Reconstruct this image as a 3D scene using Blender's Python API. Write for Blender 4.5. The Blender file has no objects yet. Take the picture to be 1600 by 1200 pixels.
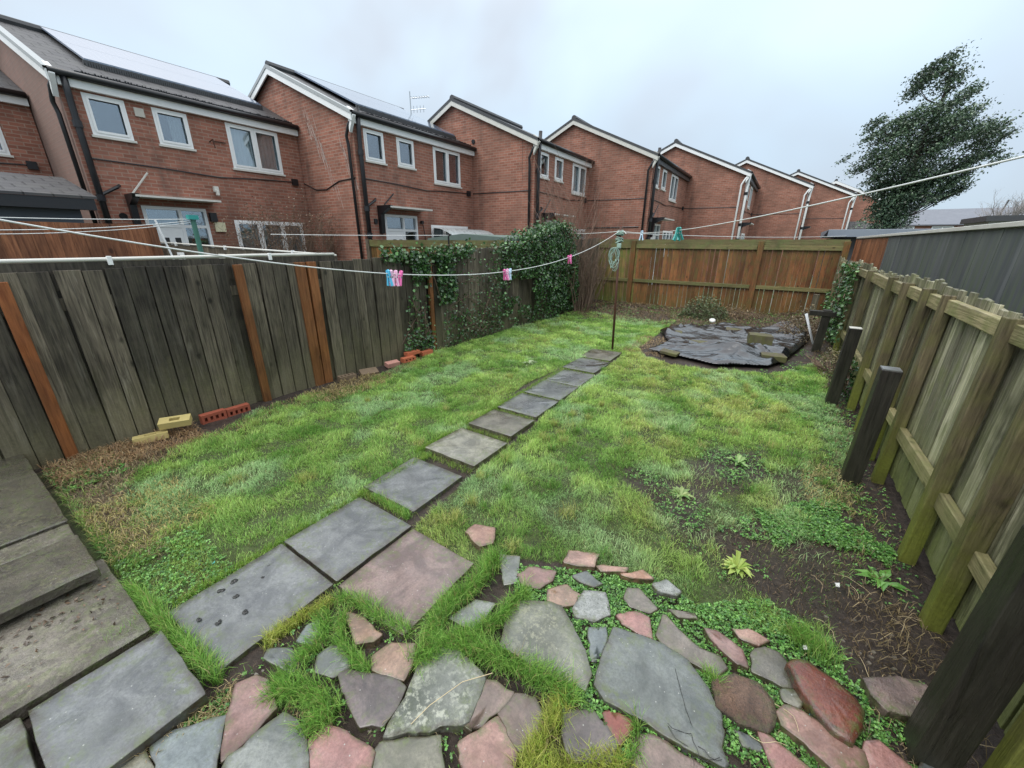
import bpy, bmesh, math, random
import numpy as np
from mathutils import Vector, Matrix
random.seed(7); RNG=np.random.default_rng(11)
R=math.radians; C=bpy.context.scene.collection; SC=bpy.context.scene
# ---------------- camera, sky, sun, exposure ----------------
CAMH=1.75
CAMM=[[0.832793,0.553559,0.005417],[0.192215,-0.27997,-0.940569],[-0.519144,0.78434,-0.339559]]
cam=bpy.data.cameras.new('camera'); co=bpy.data.objects.new('camera',cam); C.objects.link(co)
cam.sensor_width=36; cam.lens=36*615/1600; cam.clip_start=0.05; cam.clip_end=900
a,b,c=CAMM
co.matrix_world=Matrix(((a[0],-b[0],-c[0],0),(a[1],-b[1],-c[1],0),(a[2],-b[2],-c[2],CAMH),(0,0,0,1)))
SC.camera=co
W=bpy.data.worlds.new('World'); SC.world=W; W.use_nodes=True
nt=W.node_tree; nt.nodes.clear()
def WN(t,**k):
    n=nt.nodes.new(t)
    for a_,v in k.items(): setattr(n,a_,v)
    return n
SUN_EL,SUN_ROT=R(52),R(200)
sky=WN('ShaderNodeTexSky',sky_type='NISHITA',sun_disc=False,sun_elevation=SUN_EL,sun_rotation=SUN_ROT)
tc=WN('ShaderNodeTexCoord'); sx=WN('ShaderNodeSeparateXYZ'); nt.links.new(tc.outputs['Generated'],sx.inputs[0])
rp=WN('ShaderNodeValToRGB'); rp.color_ramp.interpolation='EASE'
e=rp.color_ramp.elements
e[0].position=0.0; e[0].color=(.43,.55,.66,1); e[1].position=.95; e[1].color=(1.75,1.85,1.95,1)
q=e.new(.12); q.color=(.465,.56,.665,1)
q=e.new(.38); q.color=(.585,.69,.80,1)
q=e.new(.62); q.color=(1.2,1.3,1.4,1)
nt.links.new(sx.outputs['Z'],rp.inputs[0])
nz=WN('ShaderNodeTexNoise'); nz.inputs['Scale'].default_value=1.6; nz.inputs['Detail'].default_value=4; nz.inputs['Distortion'].default_value=.4
nt.links.new(tc.outputs['Generated'],nz.inputs['Vector'])
mr=WN('ShaderNodeMapRange'); mr.inputs[1].default_value=.3; mr.inputs[2].default_value=.7; mr.inputs[3].default_value=.80; mr.inputs[4].default_value=1.16
nt.links.new(nz.outputs[0],mr.inputs[0])
sc_=WN('ShaderNodeVectorMath',operation='SCALE'); hz=WN('ShaderNodeMix',data_type='RGBA',blend_type='MULTIPLY'); hz.inputs[0].default_value=1; m2=WN('ShaderNodeMix',data_type='RGBA'); nt.links.new(mr.outputs[0],m2.inputs[0]); m2.inputs[6].default_value=(1.02,.965,.94,1); m2.inputs[7].default_value=(.985,1.01,1.01,1); mr2=WN('ShaderNodeMapRange'); nt.links.new(nz.outputs[0],mr2.inputs[0]); mr2.inputs[1].default_value=.42; mr2.inputs[2].default_value=.58; nt.links.new(mr2.outputs[0],m2.inputs[0]); nt.links.new(rp.outputs[0],hz.inputs[6]); nt.links.new(m2.outputs[2],hz.inputs[7]); nt.links.new(hz.outputs[2],sc_.inputs[0]); nt.links.new(mr.outputs[0],sc_.inputs['Scale'])
b1=WN('ShaderNodeBackground'); b1.inputs[1].default_value=.06; nt.links.new(sky.outputs[0],b1.inputs[0])
b2=WN('ShaderNodeBackground'); b2.inputs[1].default_value=1.0; nt.links.new(sc_.outputs[0],b2.inputs[0])
mx=WN('ShaderNodeMixShader'); mx.inputs[0].default_value=.9; nt.links.new(b1.outputs[0],mx.inputs[1]); nt.links.new(b2.outputs[0],mx.inputs[2])
wo=WN('ShaderNodeOutputWorld'); nt.links.new(mx.outputs[0],wo.inputs[0])
sl=bpy.data.lights.new('sun','SUN'); sl.energy=1.3; sl.angle=R(40); sl.color=(1,.98,.95)
so=bpy.data.objects.new('sun',sl); C.objects.link(so); so.location=(0,0,20)
sd=Vector((math.sin(SUN_ROT)*math.cos(SUN_EL),math.cos(SUN_ROT)*math.cos(SUN_EL),math.sin(SUN_EL)))
so.rotation_euler=sd.to_track_quat('Z','Y').to_euler()
SC.view_settings.view_transform='Standard'; SC.view_settings.look='None'; SC.view_settings.gamma=1; SC.view_settings.exposure=0.52
try: SC.view_settings.use_curve_mapping=False
except Exception: pass
# ---------------- measured ground-plan data (metres) ----------------
STONES=[
('small blue grey stone poking from the grass beside the first path slab', 'bluegrey', 0.0, [(-1.555, 0.551), (-1.584, 0.622), (-1.565, 0.659), (-1.501, 0.626), (-1.483, 0.577)]),
('brown three-cornered stone in the grass below the reddish slab', 'tan', 0.0, [(-1.495, 0.766), (-1.388, 0.795), (-1.259, 0.788), (-1.27, 0.742), (-1.324, 0.695)]),
('grey stone half under grass between the path edge and the yellow tuft', 'greyd', 0.0, [(-1.618, 0.454), (-1.537, 0.512), (-1.453, 0.495), (-1.447, 0.449), (-1.585, 0.423)]),
('pale grey stone with grass on all sides, above the dark purple stone', 'grey', 0.0, [(-1.398, 0.566), (-1.391, 0.624), (-1.336, 0.643), (-1.256, 0.61), (-1.275, 0.548), (-1.344, 0.518)]),
('orange brown stone below the near corner of the reddish slab', 'tan', 0.0, [(-1.196, 0.701), (-1.167, 0.786), (-1.081, 0.843), (-1.033, 0.759), (-1.017, 0.705), (-1.152, 0.657)]),
('dark purple grey smooth stone left of the lichen-speckled stone', 'purple', 0.0, [(-1.264, 0.572), (-1.248, 0.592), (-1.073, 0.677), (-0.99, 0.692), (-0.962, 0.61), (-0.955, 0.542), (-1.03, 0.497), (-1.162, 0.532)]),
('large grey stone mottled with pale lichen in the middle foreground', 'lichen', 0.012, [(-0.981, 0.873), (-0.896, 0.92), (-0.804, 0.913), (-0.729, 0.892), (-0.711, 0.834), (-0.689, 0.728), (-0.817, 0.609), (-0.904, 0.521), (-0.925, 0.562), (-0.935, 0.67), (-0.975, 0.749)]),
('brown stone wedged against the right side of the lichen-speckled stone', 'brown', 0.005, [(-0.718, 0.887), (-0.665, 0.91), (-0.592, 0.917), (-0.612, 0.832), (-0.647, 0.715), (-0.682, 0.73)]),
('brown purple stone right of the narrow brown one, touching the grass tuft', 'brown', 0.005, [(-0.578, 0.915), (-0.513, 0.949), (-0.458, 0.916), (-0.449, 0.85), (-0.471, 0.764), (-0.52, 0.786), (-0.587, 0.823)]),
('salmon pink stone at the bottom edge below the two brown stones', 'pink', 0.008, [(-0.655, 0.661), (-0.592, 0.808), (-0.542, 0.78), (-0.481, 0.75), (-0.456, 0.683), (-0.562, 0.603), (-0.624, 0.632)]),
('olive grey square-cut stone directly below the lichen-speckled stone', 'olive', 0.0, [(-0.895, 0.508), (-0.75, 0.639), (-0.668, 0.573), (-0.649, 0.528), (-0.834, 0.404), (-0.891, 0.464)]),
('bright pink stone at the bottom edge with dry straw lying on it', 'pinkb', 0.005, [(-1.127, 0.363), (-1.109, 0.426), (-1.025, 0.45), (-0.918, 0.469), (-0.881, 0.432), (-0.853, 0.392), (-1.001, 0.292)]),
('broad grey slab of stone at the bottom, left of the bright pink stone', 'grey', 0.01, [(-1.305, 0.258), (-1.292, 0.353), (-1.235, 0.365), (-1.141, 0.348), (-1.021, 0.279), (-1.273, 0.111), (-1.314, 0.175)]),
('wedge-shaped red stone pointing down beside the patio corner', 'pinkp', 0.008, [(-1.567, 0.3), (-1.533, 0.359), (-1.467, 0.379), (-1.348, 0.342), (-1.333, 0.261), (-1.336, 0.149), (-1.446, 0.219)]),
('blue grey triangular stone in front of the raised patio slab', 'bluegrey', 0.008, [(-1.582, 0.03), (-1.57, 0.093), (-1.475, 0.22), (-1.427, 0.181), (-1.317, 0.118), (-1.287, 0.101), (-1.428, 0.007)]),
('rough olive stone corner under the patio edge at the bottom left', 'olive', 0.004, [(-1.624, -0.085), (-1.631, 0.001), (-1.515, 0.007), (-1.439, -0.0), (-1.612, -0.116)]),
('big greenish grey stone left of the largest slab, its near side under grass', 'oliveg', 0.008, [(-0.803, 1.297), (-0.711, 1.355), (-0.622, 1.396), (-0.537, 1.332), (-0.443, 1.252), (-0.364, 1.168), (-0.361, 1.089), (-0.529, 1.064), (-0.745, 1.058), (-0.793, 1.182)]),
('largest dark grey stone of the patio with twigs lying on it', 'slate', 0.015, [(-0.341, 1.423), (-0.21, 1.453), (-0.116, 1.461), (-0.022, 1.447), (0.059, 1.379), (0.11, 1.307), (0.128, 1.254), (0.134, 1.177), (0.162, 1.151), (0.157, 1.125), (0.013, 1.115), (-0.153, 1.11), (-0.262, 1.1), (-0.318, 1.136), (-0.328, 1.232), (-0.334, 1.351)]),
('long grey brown triangular stone along the upper side of the largest slab', 'brown2', 0.004, [(-0.159, 1.641), (-0.083, 1.597), (-0.009, 1.551), (0.088, 1.562), (0.118, 1.53), (0.088, 1.465), (-0.01, 1.465), (-0.118, 1.47), (-0.157, 1.508)]),
('small pink stone touching the top edge of the largest slab', 'pinkb', 0.0, [(-0.353, 1.511), (-0.279, 1.582), (-0.23, 1.58), (-0.191, 1.493), (-0.246, 1.475), (-0.317, 1.48)]),
('narrow grey stone in the clover between the two biggest slabs', 'bluegrey', 0.0, [(-0.441, 1.357), (-0.385, 1.411), (-0.357, 1.355), (-0.355, 1.293), (-0.359, 1.235), (-0.383, 1.229)]),
('light grey pitted stone ringed with clover', 'speckle', 0.004, [(-0.557, 1.426), (-0.543, 1.553), (-0.46, 1.599), (-0.401, 1.487), (-0.453, 1.41), (-0.522, 1.389)]),
('tan rounded stone between the pitted grey stone and the red one', 'tan', 0.0, [(-0.718, 1.45), (-0.654, 1.534), (-0.568, 1.512), (-0.562, 1.459), (-0.629, 1.388), (-0.678, 1.391)]),
('flat red stone right of the narrow grey stone at the lawn edge', 'pinkp', 0.002, [(-0.9, 1.442), (-0.874, 1.531), (-0.751, 1.586), (-0.74, 1.512), (-0.775, 1.432), (-0.847, 1.404)]),
('grey stone at the lawn edge, under the arching grass', 'grey', 0.0, [(-1.073, 1.508), (-0.973, 1.564), (-0.895, 1.402), (-0.946, 1.353)]),
('rough pink stone, highest in the row along the lawn edge', 'peach', 0.006, [(-0.731, 1.667), (-0.74, 1.77), (-0.593, 1.838), (-0.589, 1.734), (-0.665, 1.689)]),
('thin pink stone in the row along the lawn edge', 'peach', 0.0, [(-0.564, 1.757), (-0.42, 1.842), (-0.421, 1.802), (-0.524, 1.733)]),
('pointed orange stone at the right end of the lawn edge row', 'orange', 0.002, [(-0.423, 1.773), (-0.337, 1.87), (-0.281, 1.836), (-0.358, 1.785)]),
('dark grey stone half under clover behind the pitted grey stone', 'greyd', 0.0, [(-0.641, 1.605), (-0.597, 1.678), (-0.505, 1.649), (-0.536, 1.608), (-0.599, 1.596)]),
('whitish pitted stone where the clover meets the lawn', 'speckle', 0.008, [(-0.254, 1.798), (-0.206, 1.866), (-0.135, 1.828), (-0.149, 1.789), (-0.225, 1.767)]),
('grey brown five-sided stone above the small pink stone', 'brown2', 0.0, [(-0.354, 1.632), (-0.361, 1.695), (-0.313, 1.728), (-0.214, 1.661), (-0.242, 1.611), (-0.313, 1.599)]),
('small brown stone just above the tip of the long triangular stone', 'brown2', 0.0, [(-0.146, 1.689), (-0.05, 1.731), (-0.039, 1.704), (-0.102, 1.671)]),
('ridged pinkish brown stone right of the long triangular stone', 'pinkp', 0.012, [(0.02, 1.662), (0.081, 1.679), (0.16, 1.645), (0.196, 1.573), (0.159, 1.565), (0.096, 1.603)]),
('pale orange stone in the clover above the dark olive stone', 'peach', 0.008, [(0.135, 1.739), (0.199, 1.774), (0.268, 1.77), (0.229, 1.721), (0.175, 1.708)]),
('dark olive stone left of the raised red block', 'brownd', 0.005, [(0.223, 1.652), (0.257, 1.718), (0.314, 1.727), (0.351, 1.67), (0.38, 1.607), (0.326, 1.574), (0.226, 1.57)]),
('pink grey stone next to the foot of the nearest dark post', 'pinkg', 0.02, [(0.625, 1.786), (0.724, 1.862), (0.828, 1.889), (0.789, 1.796), (0.756, 1.713), (0.687, 1.683), (0.642, 1.726)]),
('rough rusty brown stone right of the largest slab', 'rough', 0.018, [(0.095, 1.416), (0.166, 1.495), (0.238, 1.512), (0.291, 1.462), (0.297, 1.411), (0.279, 1.329), (0.184, 1.312), (0.124, 1.32), (0.109, 1.381)]),
('small round olive cobble left of the raised red block', 'olive', 0.01, [(0.335, 1.544), (0.371, 1.576), (0.395, 1.554), (0.383, 1.507), (0.342, 1.505)]),
('long salmon block in front of the raised red block', 'pink', 0.02, [(0.326, 1.428), (0.353, 1.479), (0.412, 1.48), (0.491, 1.461), (0.57, 1.453), (0.571, 1.398), (0.485, 1.323), (0.413, 1.364), (0.333, 1.388)]),
('narrow red stone below the rusty brown stone', 'pinkb', 0.012, [(0.267, 1.317), (0.314, 1.317), (0.403, 1.29), (0.409, 1.247), (0.326, 1.202), (0.285, 1.274)]),
('red stone at the bottom edge beside the dark post foot', 'pinkb', 0.012, [(0.594, 1.492), (0.637, 1.528), (0.706, 1.492), (0.698, 1.428), (0.57, 1.342)]),
('small red triangular stone below the largest slab', 'red', 0.004, [(-0.248, 1.055), (-0.226, 1.072), (-0.164, 1.087), (-0.154, 1.065), (-0.171, 0.992), (-0.22, 1.021)]),
('purple grey stone left of the small red triangle, grass over its near edge', 'purple', 0.006, [(-0.391, 0.972), (-0.294, 1.032), (-0.227, 1.008), (-0.181, 0.978), (-0.189, 0.915), (-0.277, 0.857), (-0.325, 0.871)]),
('brown grey stone at the bottom edge below the largest slab', 'brown', 0.0, [(-0.118, 1.052), (-0.062, 1.089), (0.018, 1.09), (0.099, 1.093), (0.124, 1.056), (-0.095, 0.904), (-0.12, 0.996)]),
('dark greenish stone sunk in clover below the rusty brown stone', 'greyd', 0.0, [(0.191, 1.283), (0.229, 1.284), (0.273, 1.279), (0.277, 1.264), (0.224, 1.242)]),
('lone pink stone in the lawn beyond the reddish slab', 'peach', 0.012, [(-1.36, 1.546), (-1.357, 1.627), (-1.235, 1.673), (-1.174, 1.555), (-1.225, 1.488)]),
('grey stone almost buried under the arching grass strip', 'grey', -0.004, [(-1.047, 1.032), (-0.999, 1.189), (-0.91, 1.226), (-0.909, 1.051)]),
('grey stone at the bottom right, under the dark post', 'greyd', 0.0, [(0.768, 1.562), (0.854, 1.631), (0.878, 1.548), (0.739, 1.455)]),
]
REG={'lawnL':[(-2.859, 0.179), (-2.667, 0.227), (-2.226, 0.329), (-2.23, 0.831), (-2.258, 1.555), (-2.264, 2.076), (-2.357, 2.849), (-2.564, 4.18), (-2.468, 5.562), (-2.282, 6.788), (-2.527, 9.16), (-4.562, 9.668), (-4.614, 9.029), (-4.886, 6.41), (-4.797, 4.66), (-4.324, 2.911), (-4.602, 2.381), (-4.538, 1.758), (-4.356, 1.344), (-4.261, 0.747), (-4.434, 0.316), (-4.726, 0.151)],
'lawnR':[(-1.697, 1.398), (-1.18, 1.359), (-1.079, 1.517), (-0.755, 1.698), (-0.553, 1.787), (-0.278, 1.849), (-0.027, 1.738), (0.245, 1.817), (0.528, 2.027), (0.687, 2.621), (0.961, 2.927), (0.791, 3.616), (0.915, 4.571), (0.786, 5.863), (0.787, 7.682), (0.093, 6.609), (-1.075, 6.269), (-1.698, 6.559), (-2.384, 8.014), (-2.647, 9.56), (-2.282, 6.788), (-1.969, 6.226), (-1.912, 4.881), (-1.887, 3.791), (-1.801, 2.726), (-1.763, 1.992)],
'straw':[(-4.487, 0.203), (-4.899, 0.477), (-4.728, 0.737), (-4.183, 0.88), (-4.029, 0.623), (-3.687, 0.445), (-3.359, 0.449), (-2.933, 0.471), (-2.738, 0.388), (-2.929, 0.236), (-3.653, 0.21)],
'stripL':[(-4.261, 0.747), (-4.356, 1.344), (-4.538, 1.758), (-4.602, 2.381), (-4.324, 2.911), (-4.797, 4.66), (-4.368, 4.119), (-4.288, 3.518), (-4.221, 2.836), (-4.221, 2.313), (-4.248, 1.751), (-4.097, 1.242), (-4.046, 0.73)],
'dirt1':[(-0.873, 2.967), (-0.381, 2.981), (-0.302, 3.67), (0.144, 3.9), (0.231, 3.508), (-0.098, 2.936), (-0.116, 2.37), (-0.34, 2.486), (-0.583, 2.637)],
'dirt2':[(-0.085, 2.538), (0.155, 2.862), (0.48, 2.75), (0.711, 3.37), (0.896, 2.884), (0.909, 2.303), (0.957, 1.997), (0.721, 1.779), (0.509, 1.744), (0.504, 2.031), (0.262, 2.046), (0.035, 2.044)],
'clover':[(-0.953, 1.518), (-0.286, 1.882), (-0.041, 1.819), (0.262, 2.069), (0.526, 1.985), (0.577, 1.773), (0.852, 1.957), (0.754, 1.465), (-0.125, 0.878), (-0.371, 1.047), (-0.841, 1.282)],
'cloverR':[(0.153, 2.903), (0.621, 3.402), (0.987, 3.078), (0.843, 2.726), (0.535, 2.579), (0.312, 2.491)]}
STRIPS=[([(-1.668, 0.464), (-1.665, 0.535), (-1.666, 0.63), (-1.626, 0.778)], 0.035, 1.0, 'y'),
([(-1.619, 0.792), (-1.509, 0.847), (-1.315, 0.852), (-1.153, 0.871)], 0.035, 1.0, 'g'),
([(-1.597, 0.706), (-1.485, 0.636), (-1.457, 0.526), (-1.443, 0.42), (-1.412, 0.365)], 0.05, 1.0, 'g'),
([(-1.504, 0.769), (-1.394, 0.659), (-1.255, 0.645), (-1.172, 0.649)], 0.035, 1.0, 'g'),
([(-1.414, 0.378), (-1.283, 0.466), (-1.153, 0.454), (-1.174, 0.375)], 0.06, 1.25, 'g'),
([(-1.02, 0.785), (-1.041, 0.877), (-1.079, 1.011), (-1.087, 1.14), (-1.064, 1.358), (-1.086, 1.5)], 0.05, 1.5, 'g'),
([(-0.817, 1.369), (-0.836, 1.217), (-0.866, 1.071), (-0.963, 0.93), (-0.985, 0.809)], 0.045, 1.4, 'g'),
([(-0.967, 0.934), (-0.788, 0.993), (-0.606, 1.029), (-0.473, 1.045), (-0.377, 1.029)], 0.055, 1.4, 'g'),
([(-0.403, 1.026), (-0.404, 0.942), (-0.404, 0.865), (-0.415, 0.765), (-0.424, 0.715)], 0.045, 1.2, 'y'),
([(-0.354, 0.751), (-0.277, 0.846), (-0.189, 0.927), (-0.113, 0.945)], 0.05, 1.1, 'y'),
([(-2.611, 0.214), (-2.265, 0.236), (-1.967, 0.256), (-1.668, 0.269)], 0.04, 1.2, 'g'),
([(-2.268, 0.213), (-2.228, 0.119), (-2.219, 0.051)], 0.02, 1.2, 'g'),
([(-2.19, 1.484), (-1.967, 1.472), (-1.796, 1.463)], 0.025, 0.8, 'g'),
([(0.373, 1.903), (0.435, 1.886), (0.493, 1.851)], 0.07, 1.3, 'g'),
([(-0.113, 0.945), (-0.12, 1.081), (-0.153, 1.11)], 0.012, 1.2, 'g'),
([(0.059, 1.458), (0.114, 1.417), (0.088, 1.43)], 0.02, 1.0, 'g')]
TREE=[(2.4, 6.04), (2.05, 5.92), (1.82, 5.7), (1.86, 5.08), (1.68, 4.83), (1.19, 4.82), (1.22, 4.14), (1.38, 3.71), (0.67, 4.04), (0.76, 3.77), (1.16, 3.45), (1.58, 3.23), (1.86, 2.8), (1.49, 2.91), (2.01, 2.36), (2.46, 2.23), (2.5, 2.82), (2.72, 3.16), (3.11, 3.02), (3.21, 3.3), (3.19, 2.74), (3.35, 3.0), (3.39, 3.46), (3.85, 3.57), (3.98, 3.66), (3.59, 3.9), (3.77, 4.19), (3.62, 4.37), (3.9, 4.65), (3.74, 4.8), (3.41, 4.53), (3.15, 4.89), (2.85, 5.39), (2.64, 5.58), (2.61, 5.88)]
SPOTS=[(-2.156, 0.48), (-2.17, 0.541), (-2.047, 0.504), (-1.958, 0.387), (-1.912, 0.482), (-2.055, 0.343), (-2.12, 0.704), (-2.064, 0.643)]
P_TERRA=[(0.333, 1.658), (0.363, 1.698), (0.41, 1.719), (0.497, 1.687), (0.57, 1.648), (0.592, 1.589), (0.582, 1.531), (0.539, 1.435), (0.48, 1.443), (0.424, 1.49), (0.363, 1.582)]
# ---------------- numpy noise ----------------
_T=RNG.random((256,256))
def vn(x,y,s=1.0,seed=0):
    x=np.asarray(x,float)*s+seed*17.31+500; y=np.asarray(y,float)*s+seed*7.77+500
    xi=np.floor(x).astype(int); yi=np.floor(y).astype(int); fx=x-xi; fy=y-yi
    fx=fx*fx*(3-2*fx); fy=fy*fy*(3-2*fy); g=lambda i,j:_T[(xi+i)%256,(yi+j)%256]
    return (g(0,0)*(1-fx)+g(1,0)*fx)*(1-fy)+(g(0,1)*(1-fx)+g(1,1)*fx)*fy
def fbm(x,y,s=1.0,o=3,seed=0):
    r=0;a_=.5;t=0
    for i in range(o): r=r+a_*vn(x,y,s*2**i,seed+i*3);t+=a_;a_*=.5
    return r/t
def inpoly(px,py,poly):
    px=np.asarray(px);py=np.asarray(py);ins=np.zeros(px.shape,bool);n=len(poly)
    for i in range(n):
        x1,y1=poly[i];x2,y2=poly[(i+1)%n]
        if y1==y2: continue
        c_=((y1>py)!=(y2>py))&(px<(x2-x1)*(py-y1)/(y2-y1)+x1); ins^=c_
    return ins
def dpoly(px,py,poly,closed=True):
    px=np.asarray(px,float);py=np.asarray(py,float);d=np.full(px.shape,1e9);n=len(poly)
    for i in range(n if closed else n-1):
        x1,y1=poly[i];x2,y2=poly[(i+1)%n];dx=x2-x1;dy=y2-y1;L=dx*dx+dy*dy+1e-12
        t=np.clip(((px-x1)*dx+(py-y1)*dy)/L,0,1);d=np.minimum(d,np.hypot(px-x1-t*dx,py-y1-t*dy))
    return d
# ---------------- materials ----------------
class Mat:
    def __init__(s,name):
        s.m=bpy.data.materials.new(name); s.m.use_nodes=True; s.t=s.m.node_tree; s.t.nodes.clear()
        s.o=s.n('ShaderNodeOutputMaterial'); s.p=s.n('ShaderNodeBsdfPrincipled'); s.l(s.p.outputs[0],s.o.inputs[0])
    def n(s,t,**k):
        n=s.t.nodes.new(t)
        for a_,v in k.items(): setattr(n,a_,v)
        return n
    def l(s,a_,b_): s.t.links.new(a_,b_)
    def set(s,**k):
        for a_,v in k.items():
            a_={'base':'Base Color','rough':'Roughness','metal':'Metallic','spec':'Specular IOR Level','coat':'Coat Weight'}[a_]
            i=s.p.inputs[a_]
            if isinstance(v,(int,float)): i.default_value=v
            elif isinstance(v,tuple): i.default_value=(*v,1)[:4]
            else: s.l(v,i)
        return s
    def coord(s,kind='Object',scale=(1,1,1),off=None):
        t=s.n('ShaderNodeTexCoord').outputs[kind]; m=s.n('ShaderNodeMapping'); m.inputs['Scale'].default_value=scale
        s.l(t,m.inputs[0])
        if off is not None: s.l(off,m.inputs['Location'])
        return m.outputs[0]
    def noise(s,v,scale=5,detail=3,rough=.55,dist=0):
        n=s.n('ShaderNodeTexNoise'); n.inputs['Scale'].default_value=scale; n.inputs['Detail'].default_value=detail
        n.inputs['Roughness'].default_value=rough; n.inputs['Distortion'].default_value=dist; s.l(v,n.inputs['Vector']); return n.outputs[0]
    def mapr(s,v,a0,a1,b0=0,b1=1):
        n=s.n('ShaderNodeMapRange'); s.l(v,n.inputs[0])
        for i,x in enumerate((a0,a1,b0,b1)): n.inputs[i+1].default_value=x
        return n.outputs[0]
    def mix(s,f,a_,b_,mode='MIX'):
        n=s.n('ShaderNodeMix',data_type='RGBA',blend_type=mode)
        for i,x in ((0,f),(6,a_),(7,b_)):
            if isinstance(x,(int,float)): n.inputs[i].default_value=x
            elif isinstance(x,tuple): n.inputs[i].default_value=(*x,1)[:4]
            else: s.l(x,n.inputs[i])
        return n.outputs[2]
    def math(s,op,a_,b_=0.0):
        n=s.n('ShaderNodeMath',operation=op)
        for i,x in ((0,a_),(1,b_)):
            if isinstance(x,(int,float)): n.inputs[i].default_value=x
            else: s.l(x,n.inputs[i])
        return n.outputs[0]
    def attr(s,name='Col'): return s.n('ShaderNodeAttribute',attribute_name=name).outputs
    def bump(s,h,strength=.4,dist=.01):
        n=s.n('ShaderNodeBump'); n.inputs['Strength'].default_value=strength; n.inputs['Distance'].default_value=dist
        s.l(h,n.inputs['Height']); s.l(n.outputs[0],s.p.inputs['Normal']); return s
    def sep(s,v):
        n=s.n('ShaderNodeSeparateXYZ'); s.l(v,n.inputs[0]); return n.outputs
M={}
def plain(name,base,rough=.5,metal=0,var=.15,scale=8,spec=.5,bump=0):
    m=Mat(name); v=m.coord(); n=m.noise(v,scale,4)
    m.set(base=m.mix(n,tuple(x*(1-var) for x in base),tuple(min(1,x*(1+var)) for x in base)),rough=m.mapr(n,.3,.7,rough*.8,min(1,rough*1.2)),metal=metal,spec=spec)
    if bump: m.bump(m.noise(v,scale*6,3),bump,.004)
    M[name]=m.m; return m.m
def wood(name,c1,c2,moss=(.10,.13,.03),mossamt=.5,axis=2,ground=.35,rough=.6,top=0.,damp=.45,pale=None):
    m=Mat(name); A=m.attr(); off=m.n('ShaderNodeVectorMath',operation='SCALE'); m.l(A['Color'],off.inputs[0]); off.inputs['Scale'].default_value=37
    sc=[1.,1.,1.]; sc[axis]=.06
    v=m.coord('Object',tuple(x*1. for x in sc),off.outputs[0]); g=m.noise(v,55,4,.6,.6); v2=m.coord('Object',(1,1,1),off.outputs[0]); b=m.noise(v2,7,4,.6)
    col=m.mix(m.mapr(g,.3,.7),c1,c2)
    if pale: col=m.mix(m.mapr(m.noise(v,14,4,.7,1.5),.56,.72,0,.75),col,pale)
    bv=m.sep(A['Vector'])[0]; col=m.mix(1,col,m.mix(bv,(.38,.38,.40),(1.75,1.72,1.65)),'MULTIPLY')
    vo=m.n('ShaderNodeTexVoronoi'); vo.inputs['Scale'].default_value=4.2
    sk=[1.,1.,1.]; sk[axis]=.62; m.l(m.coord('Object',tuple(sk),off.outputs[0]),vo.inputs['Vector'])
    kn=m.mapr(vo.outputs['Distance'],.05,.11,.85,0); col=m.mix(kn,col,tuple(x*.3 for x in c1))
    z=m.sep(m.coord())[2]
    mf=m.math('ADD',m.mapr(b,.42,.68,0,mossamt),m.mapr(m.math('ADD',z,m.mapr(b,.2,.8,-.3,.3)),0,.65,ground,0))
    if top: mf=m.math('ADD',mf,m.mapr(z,1.2,1.6,0,top))
    mf=m.n('ShaderNodeClamp').outputs[0] if 0 else m.math('MINIMUM',mf,.92)
    col=m.mix(mf,col,m.mix(m.noise(v2,60,2),tuple(x*.55 for x in moss),tuple(x*1.35 for x in moss)))
    lg=m.noise(v,18,5,.7,1.2); col=m.mix(m.mapr(lg,.56,.70,0,.55),col,tuple(x*.35 for x in c1)); dp=m.noise(m.coord('Object',(1,1,.45)),2.3,4,.65,.4); col=m.mix(m.mapr(dp,.50,.68,0,damp),col,tuple(x*.38 for x in c1)); m.set(base=col,rough=m.mapr(b,.3,.7,rough*.6,rough*1.1),spec=.35); m.bump(m.math('ADD',g,lg),.7,.008); M[name]=m.m; return m.m
wood('wood_dark',(.028,.023,.018),(.155,.130,.098),(.19,.175,.10),.15,pale=(.25,.225,.18),ground=.62)
wood('wood_orange',(.14,.05,.018),(.28,.115,.045),(.10,.08,.02),.12,ground=.2)
wood('wood_rust',(.13,.04,.014),(.24,.085,.03),(.10,.07,.02),.15,ground=.2)
wood('wood_back',(.10,.04,.017),(.23,.098,.038),(.10,.10,.025),.55,ground=.35,top=.25)
wood('wood_backgreen',(.12,.085,.03),(.25,.17,.07),(.15,.18,.04),.85,ground=.5,top=.4)
wood('wood_backrail',(.12,.10,.045),(.20,.17,.07),(.13,.16,.05),.75,axis=0)
wood('wood_green',(.11,.108,.07),(.36,.345,.25),(.17,.20,.06),.5,damp=.8,pale=(.56,.53,.42),ground=.8)
wood('wood_greenpost',(.055,.045,.028),(.20,.165,.10),(.16,.18,.03),.32,ground=1.1)
wood('wood_greenrail',(.15,.13,.07),(.30,.26,.15),(.17,.19,.06),.65,axis=1)
wood('wood_black',(.012,.011,.010),(.035,.031,.027),(.045,.05,.025),.22,ground=.22,rough=.5)
wood('wood_orangefar',(.13,.045,.02),(.33,.14,.065),(.2,.12,.06),.05,ground=0)
plain('upvc',(.80,.81,.80),.35,var=.06); plain('black_plastic',(.012,.012,.014),.35,var=.3); plain('dirty_white',(.58,.57,.52),.5,var=.15)
plain('grey_trim',(.36,.38,.38),.5,var=.12); plain('fascia_dark',(.05,.052,.055),.5); plain('rope_green',(.30,.42,.36),.8,var=.3,scale=30)
plain('line_white',(.66,.68,.66),.5); plain('rust',(.075,.028,.016),.7,var=.5,scale=30,bump=.4); plain('twig',(.17,.115,.08),.8,var=.4,scale=20)
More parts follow.
